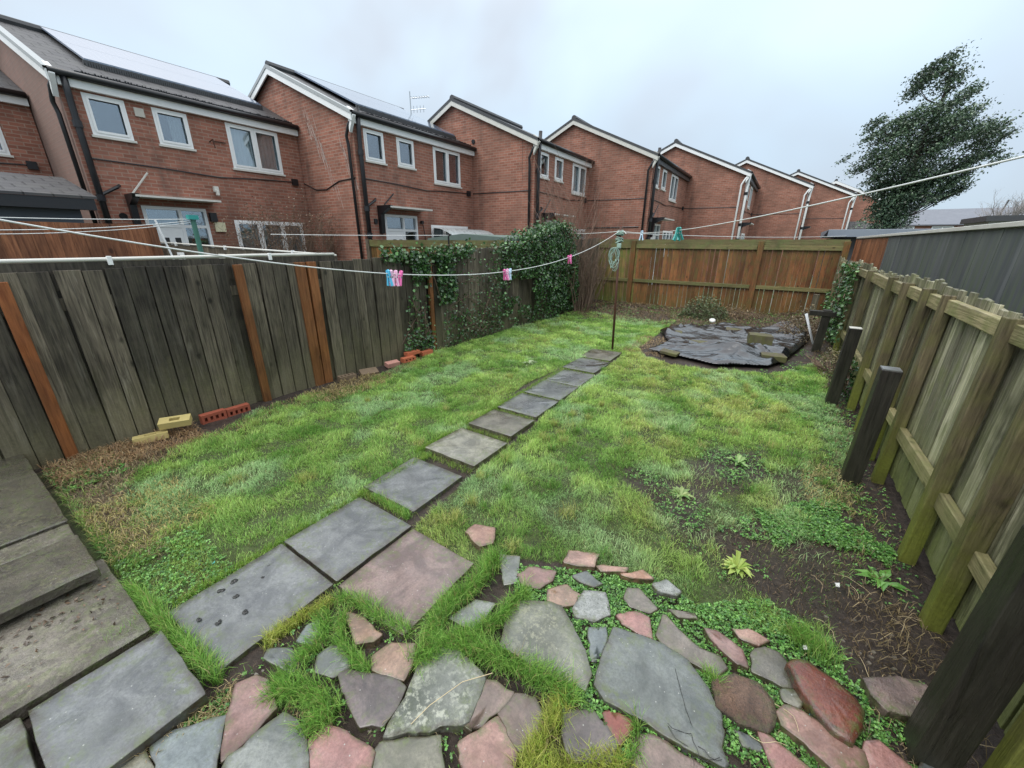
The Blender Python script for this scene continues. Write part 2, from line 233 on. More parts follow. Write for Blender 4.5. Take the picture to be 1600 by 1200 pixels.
plain('twig_red',(.24,.14,.10),.8,var=.3); plain('bark',(.07,.06,.045),.85,var=.4,scale=12,bump=.5); plain('galv',(.45,.47,.48),.35,metal=.8)
plain('peg_pink',(.80,.16,.42),.4,var=.05); plain('peg_lpink',(.82,.50,.66),.4,var=.05); plain('peg_blue',(.10,.50,.75),.4,var=.05); plain('peg_green',(.03,.30,.27),.4,var=.05)
plain('peg_pblue',(.50,.66,.80),.4,var=.05); plain('turquoise',(.15,.65,.6),.4); plain('white_bits',(.55,.55,.52),.5)
plain('brick_yellow',(.48,.39,.15),.7,var=.12,scale=20,bump=.3); plain('brick_red',(.30,.075,.04),.7,var=.3,scale=20,bump=.3); plain('brick_orange',(.46,.13,.06),.7,var=.25,scale=18,bump=.3)
plain('brick_pinkish',(.48,.24,.19),.75,var=.25,scale=18,bump=.3); plain('brick_brown',(.17,.12,.075),.75,var=.3,scale=18,bump=.3); plain('dark_void',(.006,.006,.006),.9)
plain('interior',(.03,.032,.035),.9); plain('curtain',(.62,.65,.65),.9,var=.1); plain('curtain_red',(.16,.02,.025),.9); plain('curtain_grey',(.36,.38,.38),.9)
plain('duct',(.5,.48,.42),.8); plain('alarm_box',(.66,.62,.42),.5); plain('render_bay',(.40,.40,.37),.9,var=.3,scale=40)
plain('leaf_dead',(.055,.035,.02),.4,var=.5,scale=40); plain('droppings',(.012,.012,.010),.3,var=.4,scale=40); plain('pvcgreen',(.05,.16,.12),.5)
plain('pc_sheet',(.45,.50,.50),.3); plain('greenfelt',(.10,.14,.12),.7,var=.2); plain('slateblue',(.055,.068,.085),.6,var=.2,scale=4); plain('paper',(.72,.74,.74),.6,var=.03)
plain('ink',(.08,.08,.09),.6); plain('far_roof',(.145,.155,.18),.6,var=.1,scale=2); plain('greyflat',(.20,.23,.27),.45,var=.12,scale=3)
def mossy_block():
    m=Mat('mossy_block'); v=m.coord(); n=m.noise(v,9,4); m.set(base=m.mix(m.mapr(n,.38,.6),(.085,.07,.045),(.10,.10,.035)),rough=.8); m.bump(m.noise(v,60),.6,.008); M['mossy_block']=m.m
mossy_block()
def felt():
    m=Mat('felt'); A=m.attr(); v=m.coord(); n=m.noise(m.coord('Object',(1,1,.15)),9,4,.6,.5); g=m.noise(v,160,2)
    c=m.mix(m.mapr(n,.35,.7),(.062,.070,.072),(.115,.122,.12)); c=m.mix(1,c,m.mix(m.sep(A['Vector'])[0],(.7,.7,.7),(1.3,1.3,1.3)),'MULTIPLY')
    z=m.sep(v)[2]; c=m.mix(m.math('MULTIPLY',m.mapr(m.noise(m.coord('Object',(1,1,.1)),16,3),.45,.62,0,.8),m.mapr(z,1.95,1.3,.1,1)),c,(.09,.12,.06))
    m.set(base=c,rough=.75); m.bump(g,.3,.003); M['felt']=m.m
felt()
def brick(name,c1,c2,mortar,dirt=.35,dull=0.):
    m=Mat(name); uv=m.n('ShaderNodeUVMap').outputs[0]; b=m.n('ShaderNodeTexBrick'); m.l(uv,b.inputs['Vector'])
    for k_,x in {'Scale':1,'Brick Width':.225,'Row Height':.075,'Mortar Size':.010,'Mortar Smooth':.1,'Bias':0.}.items(): b.inputs[k_].default_value=x
    b.inputs['Color1'].default_value=(*c1,1); b.inputs['Color2'].default_value=(*c2,1); b.inputs['Mortar'].default_value=(*mortar,1)
    v=m.coord(); big=m.noise(v,.9,4,.6,.3); str_=m.noise(m.coord('Object',(1,1,.18)),2.6,4,.6)
    mp=m.n('ShaderNodeMapping'); mp.inputs['Scale'].default_value=(1/.225,1/.075,1); m.l(uv,mp.inputs[0])
    wn=m.n('ShaderNodeTexWhiteNoise',noise_dimensions='2D'); fl=m.n('ShaderNodeVectorMath',operation='FLOOR'); m.l(mp.outputs[0],fl.inputs[0]); m.l(fl.outputs[0],wn.inputs[0])
    c=m.mix(1,b.outputs[0],m.mix(m.mapr(wn.outputs[0],0,1),(.86,.86,.88),(1.14,1.12,1.12)),'MULTIPLY')
    c=m.mix(m.mapr(big,.40,.72,0,dirt),c,(.13,.075,.055)); c=m.mix(m.mapr(str_,.55,.75,0,dirt),c,(.09,.06,.05))
    c=m.mix(m.mapr(m.noise(v,3.1,3),.62,.75,0,.35),c,(.40,.24,.18))
    if dull: c=m.mix(dull,c,(.225,.165,.14))
    m.set(base=c,rough=.8,spec=.25); m.bump(b.outputs[1],.35,-.006); M[name]=m.m
brick('brick',(.265,.105,.070),(.35,.152,.106),(.33,.22,.165),.55); brick('brick_dull',(.26,.11,.08),(.30,.14,.11),(.25,.16,.13),.6,.72)
def roof():
    m=Mat('roof_tile'); uv=m.n('ShaderNodeUVMap').outputs[0]; b=m.n('ShaderNodeTexBrick'); m.l(uv,b.inputs['Vector'])
    for k_,x in {'Scale':1,'Brick Width':.33,'Row Height':.30,'Mortar Size':.012,'Mortar Smooth':.6}.items(): b.inputs[k_].default_value=x
    b.inputs['Color1'].default_value=(.046,.044,.046,1); b.inputs['Color2'].default_value=(.062,.059,.06,1); b.inputs['Mortar'].default_value=(.012,.012,.012,1)
    n=m.noise(m.coord(),3,5); c=m.mix(m.mapr(n,.5,.75,0,.5),b.outputs[0],(.085,.085,.072)); m.set(base=c,rough=.55); m.bump(b.outputs[1],.8,-.03); M['roof_tile']=m.m
roof()
def solar():
    m=Mat('solar'); uv=m.n('ShaderNodeUVMap').outputs[0]; b=m.n('ShaderNodeTexBrick',offset=0.); m.l(uv,b.inputs['Vector'])
    for k_,x in {'Scale':1,'Brick Width':.16,'Row Height':.16,'Mortar Size':.004}.items(): b.inputs[k_].default_value=x
    b.inputs['Color1'].default_value=b.inputs['Color2'].default_value=(.16,.20,.27,1); b.inputs['Mortar'].default_value=(.3,.33,.38,1)
    m.set(base=b.outputs[0],rough=.10,spec=.7,coat=.3); M['solar']=m.m
solar()
def glass():
    m=Mat('window_glass'); tr=m.n('ShaderNodeBsdfTransparent'); tr.inputs[0].default_value=(.82,.86,.87,1); gl=m.n('ShaderNodeBsdfGlossy'); gl.inputs['Roughness'].default_value=.03
    gl.inputs[0].default_value=(.8,.88,.95,1); ms=m.n('ShaderNodeMixShader'); ms.inputs[0].default_value=.22
    m.l(tr.outputs[0],ms.inputs[1]); m.l(gl.outputs[0],ms.inputs[2]); m.l(ms.outputs[0],m.o.inputs[0]); M['glass']=m.m
glass()
def stone(name,c1,c2,spk=0,rough=.32,bump=.25,lichen=None,pits=0):
    m=Mat(name); oi=m.n('ShaderNodeObjectInfo').outputs['Random']; cmb=m.n('ShaderNodeCombineXYZ'); m.l(m.math('MULTIPLY',oi,50.),cmb.inputs[0]); v=m.coord('Object',(1,1,1),cmb.outputs[0]); n=m.noise(v,5,6,.68,.6); f=m.noise(v,90,4,.7); c=m.mix(m.mapr(n,.40,.60),tuple(x*.72 for x in c1),tuple(x*1.05 for x in c2)); c=m.mix(m.mapr(m.noise(v,1.7,4,.6,.5),.5,.68,0,.55),c,tuple(x*y for x,y in zip(c1,(.62,.60,.52))))
    c=m.mix(m.mapr(f,.40,.70,0,.6),c,tuple(x*.5 for x in c1))
    if lichen: c=m.mix(m.math('MULTIPLY',m.mapr(m.noise(v,38,4,.7),.50,.60,0,1),m.mapr(m.noise(v,6,2),.4,.6,.2,.85)),c,lichen)
    vo=m.n('ShaderNodeTexVoronoi'); vo.inputs['Scale'].default_value=28; m.l(v,vo.inputs['Vector']); c=m.mix(m.mapr(vo.outputs['Distance'],.05,.085,.7,0),c,(.42,.42,.38))
    mud=m.math('MULTIPLY',m.sep(m.attr()['Vector'])[0],m.mapr(m.noise(v,24,4,.7),.3,.6,.2,1.)); c=m.mix(mud,c,(.045,.035,.022)); c=m.mix(m.math('MULTIPLY',m.sep(m.attr()['Vector'])[1],m.mapr(m.noise(v,30,4,.7),.46,.6,0,.8)),c,(.09,.12,.03))
    if spk: c=m.mix(m.mapr(m.noise(v,130,2),.60,.70,0,.85),c,(.03,.03,.03))
    w=m.noise(v,2.6,4,.7); m.set(base=c,rough=m.math('ADD',m.mapr(w,.38,.62,rough*.35,rough*1.6),m.mapr(f,.4,.7,0,.12)),spec=.6,coat=m.mapr(w,.62,.42,0,.55)); m.p.inputs['Coat Roughness'].default_value=.10
    h=m.math('ADD',m.math('MULTIPLY',f,.5+pits),n); m.bump(h,bump,.012); M[name]=m.m
stone('st_slab',(.105,.113,.118),(.165,.172,.17)); stone('st_slabwarm',(.17,.165,.13),(.29,.28,.22)); stone('st_slabbrown',(.10,.095,.075),(.16,.15,.12))
stone('st_red_slab',(.165,.115,.105),(.235,.165,.145)); stone('st_grey',(.135,.15,.14),(.21,.22,.20)); stone('st_greyd',(.09,.10,.10),(.14,.15,.145))
stone('st_bluegrey',(.12,.145,.15),(.17,.195,.195)); stone('st_oliveg',(.135,.145,.115),(.20,.205,.165),lichen=(.24,.24,.17)); stone('st_slate',(.105,.12,.112),(.145,.16,.148))
stone('st_purple',(.10,.085,.085),(.16,.125,.12)); stone('st_lichen',(.13,.145,.12),(.19,.20,.17),lichen=(.36,.37,.30),rough=.55,bump=.5)
stone('st_brown',(.15,.11,.09),(.22,.155,.13)); stone('st_brown2',(.15,.13,.105),(.215,.18,.15)); stone('st_brownd',(.09,.085,.065),(.14,.125,.1),pits=.5)
stone('st_olive',(.13,.13,.09),(.19,.18,.135)); stone('st_tan',(.22,.14,.095),(.32,.20,.14)); stone('st_pink',(.27,.145,.115),(.37,.215,.175),bump=.4)
stone('st_pinkb',(.27,.125,.11),(.38,.195,.17),bump=.45); stone('st_pinkp',(.19,.105,.09),(.26,.15,.13)); stone('st_pinkg',(.17,.12,.11),(.27,.19,.165),bump=.6,pits=.6)
stone('st_peach',(.30,.17,.13),(.42,.26,.20),bump=.5); stone('st_orange',(.32,.16,.10),(.42,.24,.165)); stone('st_red',(.25,.07,.055),(.34,.11,.08))
stone('st_speckle',(.24,.255,.24),(.36,.37,.35),spk=1,rough=.6,bump=.7); stone('st_rough',(.15,.085,.06),(.25,.15,.10),spk=.6,rough=.5,bump=1.,pits=1.5)
stone('st_terra',(.125,.028,.018),(.20,.055,.032),rough=.22,bump=.5,pits=.3); stone('st_patio',(.125,.108,.082),(.21,.185,.15),rough=.30,bump=.8,lichen=(.22,.21,.14),pits=.5)
stone('st_patiodark',(.062,.052,.038),(.125,.108,.08),rough=.30,bump=.9,lichen=(.14,.13,.07),pits=.6)
def soil():
    m=Mat('soil'); A=m.attr(); v=m.coord(); n=m.noise(v,22,5,.65); c=m.mix(m.mapr(n,.3,.7),(.45,.45,.45),(1.5,1.5,1.5)); c=m.mix(1,A['Color'],c,'MULTIPLY')
    m.set(base=c,rough=m.mapr(m.noise(v,3,3),.4,.6,.45,.9),spec=.4); m.bump(m.noise(v,45,5,.7),.9,.02); M['soil']=m.m
    m=Mat('ground_far'); v=m.coord(); n=m.noise(v,1.2,5); m.set(base=m.mix(m.mapr(n,.4,.6),(.05,.09,.025),(.12,.12,.10)),rough=.9); M['ground_far']=m.m
soil()
def foliage(name,trans=.3,rough=.45,spec=.45):
    m=Mat(name); A=m.attr(); m.set(base=A['Color'],rough=rough,spec=spec); t=m.n('ShaderNodeBsdfTranslucent'); m.l(A['Color'],t.inputs[0])
    ms=m.n('ShaderNodeMixShader'); ms.inputs[0].default_value=trans; m.l(m.p.outputs[0],ms.inputs[1]); m.l(t.outputs[0],ms.inputs[2]); m.l(ms.outputs[0],m.o.inputs[0]); M[name]=m.m
foliage('grass',.45,.42,.5); foliage('leaf',.2,.35,.5); foliage('leaf_gloss',.1,.22,.6)
def tarp():
    m=Mat('tarp'); v=m.coord(); n=m.noise(v,4,4); m.set(base=(.006,.007,.010),rough=m.mapr(n,.3,.7,.10,.18),spec=.8,coat=.3); m.bump(m.noise(m.coord('Object',(1,2.4,1)),5,3,.5,1.2),.35,.04); M['tarp']=m.m
tarp()
# ---------------- mesh helpers ----------------
class MB:
    def __init__(s): s.v=[];s.f=[];s.c=[]
    def add(s,vs,fs,c=None):
        o=len(s.v); s.v+= [tuple(x) for x in vs]; s.f+=[tuple(i+o for i in f) for f in fs]
        c=c if c is not None else (random.random(),)*3
        s.c+=[c]*len(vs); return s
    def box(s,x0,x1,y0,y1,z0,z1,c=None,rot=None,bev=0):
        x0,x1=min(x0,x1),max(x0,x1);y0,y1=min(y0,y1),max(y0,y1);z0,z1=min(z0,z1),max(z0,z1)
        vs=[(x,y,z) for x in (x0,x1) for y in (y0,y1) for z in (z0,z1)]
        fs=[(0,1,3,2),(4,6,7,5),(0,4,5,1),(2,3,7,6),(0,2,6,4),(1,5,7,3)]
        if rot:
            ctr=Vector(((x0+x1)/2,(y0+y1)/2,(z0+z1)/2)); m=Matrix.Rotation(rot[2],3,'Z')@Matrix.Rotation(rot[1],3,'Y')@Matrix.Rotation(rot[0],3,'X'); vs=[tuple(m@(Vector(v)-ctr)+ctr) for v in vs]
        return s.add(vs,fs,c)
    def tube(s,pts,r,n=6,c=None,cap=True):
        pts=[Vector(p) for p in pts]; rs=r if hasattr(r,'__len__') else [r]*len(pts); vs=[];fs=[];u=None
        for i,p in enumerate(pts):
            d=(pts[min(i+1,len(pts)-1)]-pts[max(i-1,0)])
            d=d.normalized() if d.length>1e-9 else Vector((0,0,1))
            if u is None: u=d.orthogonal().normalized()
            else:
                u=(u-d*u.dot(d)); u=u.normalized() if u.length>1e-6 else d.orthogonal().normalized()
            w=d.cross(u)
            for k in range(n):
                a_=2*math.pi*k/n; vs.append(p+(u*math.cos(a_)+w*math.sin(a_))*rs[i])
        for i in range(len(pts)-1):
            for k in range(n): fs.append((i*n+k,i*n+(k+1)%n,(i+1)*n+(k+1)%n,(i+1)*n+k))
        if cap: fs.append(tuple(range(n))[::-1]); fs.append(tuple((len(pts)-1)*n+k for k in range(n)))
        return s.add(vs,fs,c)
    def prism(s,poly,z0,z1,c=None):  # poly in xy, ccw or cw
        n=len(poly); ar=sum(poly[i][0]*poly[(i+1)%n][1]-poly[(i+1)%n][0]*poly[i][1] for i in range(n))
        if ar<0: poly=poly[::-1]
        vs=[(x,y,z0) for x,y in poly]+[(x,y,z1) for x,y in poly]
        return s.add(vs,[tuple(range(n))[::-1],tuple(range(n,2*n))]+[(i,(i+1)%n,n+(i+1)%n,n+i) for i in range(n)],c)
    def build(s,name,mat,parent=None,smooth=False,uv=None,bevel=0,loc=None):
        me=bpy.data.meshes.new(name); vs=s.v
        if loc: vs=[(x-loc[0],y-loc[1],z-loc[2]) for x,y,z in vs]
        me.from_pydata(vs,[],s.f); me.update()
        at=me.color_attributes.new('Col','FLOAT_COLOR','POINT'); at.data.foreach_set('color',np.array([(*c,1) for c in s.c],dtype=np.float32).ravel())
        if uv:
            ul=me.uv_layers.new(name='UVMap'); 
            for p in me.polygons:
                nx,ny,nz=p.normal
                for li in p.loop_indices:
                    x,y,z=me.vertices[me.loops[li].vertex_index].co
                    if uv=='roof': ul.data[li].uv=(y,math.hypot(x,z-4.65) if 0 else x*1.1)
                    else: ul.data[li].uv=(x,z) if abs(ny)>max(abs(nx),abs(nz)) else ((y,z) if abs(nx)>abs(nz) else (x,y))
        if smooth: me.polygons.foreach_set('use_smooth',[True]*len(me.polygons))
        me.materials.append(M[mat] if isinstance(mat,str) else mat)
        o=bpy.data.objects.new(name,me); C.objects.link(o)
        if loc: o.location=loc
        if parent: o.parent=parent
        if bevel:
            bv=o.modifiers.new('bevel','BEVEL'); bv.width=bevel; bv.segments=2; bv.limit_method='ANGLE'
        return o
def tag(o,label=None,cat=None,group=None,kind=None):
    if label: o['label']=label
    if cat: o['category']=cat
    if group: o['group']=group
    if kind: o['kind']=kind
    return o
def thing(name,label,cat,loc=(0,0,0),group=None,rz=0):
    o=bpy.data.objects.new(name,None); C.objects.link(o); o.location=loc; o.rotation_euler=(0,0,rz); o.empty_display_size=.2
    return tag(o,label,cat,group)
def npmesh(name,V,F,cols,mat,parent=None,smooth=False,sizes=None,loc=None):
    """V (n,3); F list of arrays (m,k)"""
    me=bpy.data.meshes.new(name); V=np.asarray(V,np.float32)
    if loc is not None: V=V-np.array(loc,np.float32)
    me.vertices.add(len(V)); me.vertices.foreach_set('co',V.ravel())
    tot=np.concatenate([f.ravel() for f in F]).astype(np.int32); cnt=np.concatenate([np.full(len(f),f.shape[1]) for f in F]).astype(np.int32)
    me.loops.add(len(tot)); me.loops.foreach_set('vertex_index',tot); me.polygons.add(len(cnt))
    st=np.concatenate([[0],np.cumsum(cnt)[:-1]]).astype(np.int32); me.polygons.foreach_set('loop_start',st); me.polygons.foreach_set('loop_total',cnt)
    if smooth: me.polygons.foreach_set('use_smooth',np.ones(len(cnt),bool))
    me.update(); me.validate()
    at=me.color_attributes.new('Col','FLOAT_COLOR','POINT'); c=np.ones((len(V),4),np.float32); c[:,:3]=cols; at.data.foreach_set('color',c.ravel())
    me.materials.append(M[mat]); o=bpy.data.objects.new(name,me); C.objects.link(o)
    if loc is not None: o.location=loc
    if parent: o.parent=parent
    return o
def blades(P,L,Wd,lean,az,col):
    """grass blades: P(n,3) L W lean(0..1.2) az col(n,3)"""
    n=len(P); side=np.stack([-np.sin(az),np.cos(az),np.zeros(n)],1); d=np.stack([np.cos(az),np.sin(az),np.zeros(n)],1)
    tw=RNG.uniform(0,6.28,n); side=np.stack([np.cos(tw),np.sin(tw),np.zeros(n)],1)
    up=np.array([0,0,1.]); ln=lean[:,None]; L=L[:,None]; Wd=Wd[:,None]
    mid=P+L*.55*(up*np.cos(ln*.5)+d*np.sin(ln*.5)); tip=mid+L*.5*(up*np.cos(ln*1.5)+d*np.sin(ln*1.5))
    V=np.stack([P-side*Wd*.5,P+side*Wd*.5,mid-side*Wd*.38,mid+side*Wd*.38,tip],1).reshape(-1,3)
    b_=np.arange(n)[:,None]*5; Q=b_+np.array([[0,1,3,2]]); T=b_+np.array([[2,3,4]])
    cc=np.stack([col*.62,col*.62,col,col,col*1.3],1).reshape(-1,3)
    return V,[Q,T],cc
def leaves(P,size,col,up=.5,droop=None,aspect=.6):
    """folded diamond leaves, random orientation biased by up"""
    n=len(P); az=RNG.uniform(0,6.28,n); el=RNG.normal(0,.6,n); d=np.stack([np.cos(az)*np.cos(el),np.sin(az)*np.cos(el),np.sin(el)],1)
    nn=RNG.normal(0,1,(n,3)); nn/=np.linalg.norm(nn,axis=1)[:,None]; nn=nn*(1-up)+np.array([0,0,1.])*up
    if droop is not None: nn=nn*(1-.45)+np.array(droop)*.45
    s=np.cross(d,nn); s/=np.linalg.norm(s,axis=1)[:,None]+1e-9; nr=np.cross(s,d); size=np.broadcast_to(size,(n,))[:,None]
    b0=P-d*size*.5; t=P+d*size*.5; m_=P-nr*size*.08*0; l=P-s*size*aspect*.5+nr*size*.12-d*size*.08; r=P+s*size*aspect*.5+nr*size*.12-d*size*.08
    V=np.stack([b0,r,t,l],1).reshape(-1,3); b_=np.arange(n)[:,None]*4; T=np.concatenate([b_+np.array([[0,1,2]]),b_+np.array([[0,2,3]])])
    return V,[T],np.repeat(col,4,axis=0)
def colr(n,c1,c2,j=.15):
    t=RNG.random(n)[:,None]; c=np.array(c1)*(1-t)+np.array(c2)*t; return c*(1+RNG.normal(0,j,(n,1)))
# ================= GROUND =================
FX=-4.80; RX=1.0; BY=12.0
SLABS=[ # x0,x1,y0,y1,top,material,label,rot
(-2.24,-1.70,.27,.835,.002,'st_slab','pale grey path slab nearest the house, dotted with dark wet leaves',0.),
(-2.25,-1.71,.855,1.40,.0,'st_slab','smooth grey path slab beside the reddish slab, a weed at its corner',.0),
(-2.335,-1.80,1.50,2.02,.004,'st_slab','dark grey path slab with thick grass in the gaps before and after it',.01),
(-2.365,-1.80,2.17,2.655,.02,'st_slabwarm','palest path slab, cream coloured, its right edge standing above the lawn',-.01),
(-2.37,-1.85,2.78,3.225,.015,'st_slabbrown','brownish path slab with a small white mark, beyond the cream slab',.01),
(-2.40,-1.885,3.315,3.84,.006,'st_slab','grey path slab between the brownish slab and the long double length',-.006),
(-2.42,-1.90,3.90,4.43,.003,'st_slab','grey path slab, near half of the double length without grass in its joint',.0),
(-2.425,-1.915,4.445,5.02,.0,'st_slab','grey path slab, far half of the double length without grass in its joint',.01),
(-2.47,-1.96,5.09,5.74,.002,'st_slab','small looking grey path slab with a thin stick on it, before the mossy last slab',-.01),
(-2.52,-2.0,5.79,6.38,.003,'st_slabbrown','last path slab, brown and mossy, at the foot of the rusty clothes pole',.015),
(-1.672,-1.165,.84,1.375,.002,'st_red_slab','wide reddish slab lying alongside the path at the top of the crazy paving',.0)]
def gh(x,y):
    x=np.asarray(x,float);y=np.asarray(y,float)
    h=-.030+(fbm(x,y,1.3,3,1)-.5)*.03+(fbm(x,y,7,3,2)-.5)*.02
    h=h-.018*np.clip((x+1.75)/.3,0,1)*np.clip((y-1.5)/.5,0,1)
    t=np.clip((y-9.3)/2.0,0,1); h=h+t*t*(3-2*t)*(.05+.10*np.clip((x+2)/3,0,1)+.05*(fbm(x,y,2.2,3,5)-.4)*3)
    h=h+.10*np.exp(-((x-1.0)/.45)**2)*np.clip((y-6)/3,0,1)
    return h
def stone_mask(x,y,grow=0.):
    m=np.zeros(np.shape(x),bool)
    for l,c_,h,p in STONES:
        xs=[q[0] for q in p];ys=[q[1] for q in p]
        k=(x>min(xs)-grow)&(x<max(xs)+grow)&(y>min(ys)-grow)&(y<max(ys)+grow)
        if k.any():
            mm=inpoly(x[k],y[k],p)
            if grow: mm|=dpoly(x[k],y[k],p)<grow
            t=np.zeros(np.shape(x),bool); t[k]=mm; m|=t
    for s in SLABS: m|=(x>s[0]-grow+.012)&(x<s[1]+grow-.012)&(y>s[2]-grow+.012)&(y<s[3]+grow-.012)
    m|=(y<.155)&(x<-2.75); m|=(y<.20)&(x<-1.61)
    return m
TARP=[(-1.93,8.5),(-1.55,9.35),(-0.9,10.0),(-.3,9.85),(0.3,10.35),(.72,9.7),(0.58,8.73),(.35,7.6),(0.12,6.93),(-.57,6.5),(-1.18,6.72),(-1.72,6.85),(-1.55,7.6)]
def lawn_cover(x,y):
    """0..1 living grass cover"""
    inL=inpoly(x,y,REG['lawnL']); inR=inpoly(x,y,REG['lawnR']); g_=(inL|inR).astype(float)
    back=(y>6.3)&(y<9.9)&(x>-4.6)&(x<-1.9); g_=np.maximum(g_,back*1.)
    g_*=np.clip(1.1-(y-8.9)*1.1+(fbm(x,y,1.5,2,9)-.5)*1.6,.04,1)
    n=fbm(x,y,2.3,3,3)
    for k,amt in (('straw',.06),('dirt1',.10),('dirt2',.07)):
        i=inpoly(x,y,REG[k]); d=dpoly(x,y,REG[k]); s=np.where(i,d,-d); f=np.clip((s+.07+(n-.5)*.35)/.12,0,1); g_*=1-f*(1-amt)
    d=dpoly(x,y,REG['stripL']); i=inpoly(x,y,REG['stripL']); f=np.clip((np.where(i,d,-d)+.05+(n-.5)*.3)/.1,0,1); g_*=1-f*.55
    g_*=np.clip((x+4.72)/.12,0.05,1)
    g_=np.where(x>.62,g_*np.clip(1-(x-.62)*2.6,.12,1),g_)
    # thin spots on the right-hand lawn
    th=np.clip((fbm(x,y,3.1,3,21)-.53)*7,0,1)*np.clip((x+1.5)/1.2,0,1)*np.clip((5.2-y)/1.5,0,1); g_*=1-.65*th
    return g_
nx,ny=262,540
gx_=np.linspace(-5.0,1.55,nx); gy_=np.linspace(-1.2,12.3,ny); GX,GY=np.meshgrid(gx_,gy_); Z=gh(GX,GY)
Z=np.where((GY<.14)&(GX<-1.62),-.03,Z)
cv=np.clip(lawn_cover(GX.ravel(),GY.ravel()),0,1)
dry=inpoly(GX.ravel(),GY.ravel(),REG['straw'])*1.
base=np.array([.040,.029,.022])[None,:]*(1+.5*(fbm(GX.ravel(),GY.ravel(),3,3,31)[:,None]-.5))
gcol=base*(1-cv[:,None])+np.array([.050,.070,.018])[None,:]*cv[:,None]; gcol=gcol*(1-.6*dry[:,None])+np.array([.10,.072,.045])*.6*dry[:,None]
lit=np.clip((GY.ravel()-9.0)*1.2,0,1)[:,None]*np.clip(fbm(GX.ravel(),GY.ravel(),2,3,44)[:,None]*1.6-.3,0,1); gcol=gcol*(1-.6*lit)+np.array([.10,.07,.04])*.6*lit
idx=np.arange(nx*ny).reshape(ny,nx); Q=np.stack([idx[:-1,:-1].ravel(),idx[:-1,1:].ravel(),idx[1:,1:].ravel(),idx[1:,:-1].ravel()],1)
o=npmesh('garden_soil',np.stack([GX.ravel(),GY.ravel(),Z.ravel()],1),[Q],gcol,'soil',smooth=True); tag(o,kind='structure')
o=MB().add([(-400,-400,-.32),(400,-400,-.32),(400,400,-.32),(-400,400,-.32)],[(0,1,2,3)]).build('ground','ground_far'); tag(o,kind='structure')
# ================= GRASS and GROUND COVER =================
def scatter(n,x0,x1,y0,y1): return RNG.uniform(x0,x1,n),RNG.uniform(y0,y1,n)
def near_dist(x,y): return np.hypot(x,y)
x,y=scatter(1500000,-4.8,.98,.1,11.6)
d=np.maximum(near_dist(x,y),1.5); dens=np.clip(1.6*(3.2/d)**1.0,.30,1.0)
tuft=np.clip(fbm(x,y,8,3,61)*3.0-.6,.30,1.3)
p=lawn_cover(x,y)*dens*tuft
k=RNG.random(len(x))<p; x,y=x[k],y[k]; k=~stone_mask(x,y,.0)&~inpoly(x,y,TARP); x,y=x[k],y[k]
n=len(x); d=near_dist(x,y); tn=fbm(x,y,8,3,61); big=fbm(x,y,1.1,3,71); mid=fbm(x,y,3.4,3,81)
L=(.018+.060*np.clip(tn-.25,0,1)+.03*np.clip(mid-.5,0,1)*2)*RNG.uniform(.5,1.5,n)
edge=np.clip((x+1.75)/.1,0,1)*np.clip((-1.45-x)/.25,0,1)*(y>1.4)*(y<3.6); L*=1+edge*.6
Wd=(.0026+.0011*np.clip(d-2,0,9))*RNG.uniform(.7,1.3,n)
lean=np.abs(RNG.normal(.72,.38,n)); az=fbm(x,y,2.6,2,91)*14+RNG.normal(0,1.1,n)
cA=np.array([.16,.34,.065]);cB=np.array([.46,.65,.18]);cY=np.array([.70,.70,.24]);cT=np.array([.44,.64,.33]);cD=np.array([.34,.28,.13])
t=np.clip(mid*1.7-.35+RNG.normal(0,.18,n),0,1)[:,None]; col=cA*(1-t)+cB*t
ty=(np.clip((big-.44)*3.6,0,.85)*np.clip(x+2.6,.25,1))[:,None]*RNG.random((n,1)); col=col*(1-ty)+cY*ty
tt=np.clip((fbm(x,y,2.,3,101)-.52)*5,0,.7)[:,None]; col=col*(1-tt)+cT*tt
dd=RNG.random(n)<.05+.12*np.clip((big-.5)*4,0,1); col[dd]=cD*RNG.uniform(.6,1.1,(dd.sum(),1))
col*=(1+RNG.normal(0,.30,(n,1))).clip(.35,2); col=np.clip(col,.01,.82)
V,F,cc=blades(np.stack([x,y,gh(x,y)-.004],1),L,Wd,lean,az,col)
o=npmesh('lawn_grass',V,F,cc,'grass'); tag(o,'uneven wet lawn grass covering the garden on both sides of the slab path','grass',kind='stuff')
# grass strips in the paving joints: long arching tufts
PX=[];PL=[];PC=[];PA=[]
for pts,r,h,c_ in STRIPS:
    pts=np.array(pts); seg=np.hypot(*(pts[1:]-pts[:-1]).T); tot=seg.sum(); cum=np.concatenate([[0],np.cumsum(seg)])
    n=int(tot*r*80000)+150; t=RNG.random(n)*tot; qx=np.interp(t,cum,pts[:,0]);qy=np.interp(t,cum,pts[:,1])
    qx=qx+RNG.normal(0,r*.42,n);qy=qy+RNG.normal(0,r*.42,n)
    PX.append(np.stack([qx,qy],1)); PL.append(np.full(n,h)*RNG.uniform(.5,1.15,n)); PA.append(fbm(qx,qy,5,2,5)*7+RNG.normal(0,1.25,n)+ (2.2 if h>1.3 else 0))
    cc_=colr(n,(.12,.30,.05),(.34,.56,.12),.3) if c_=='g' else colr(n,(.28,.40,.06),(.56,.58,.14),.3); PC.append(cc_)
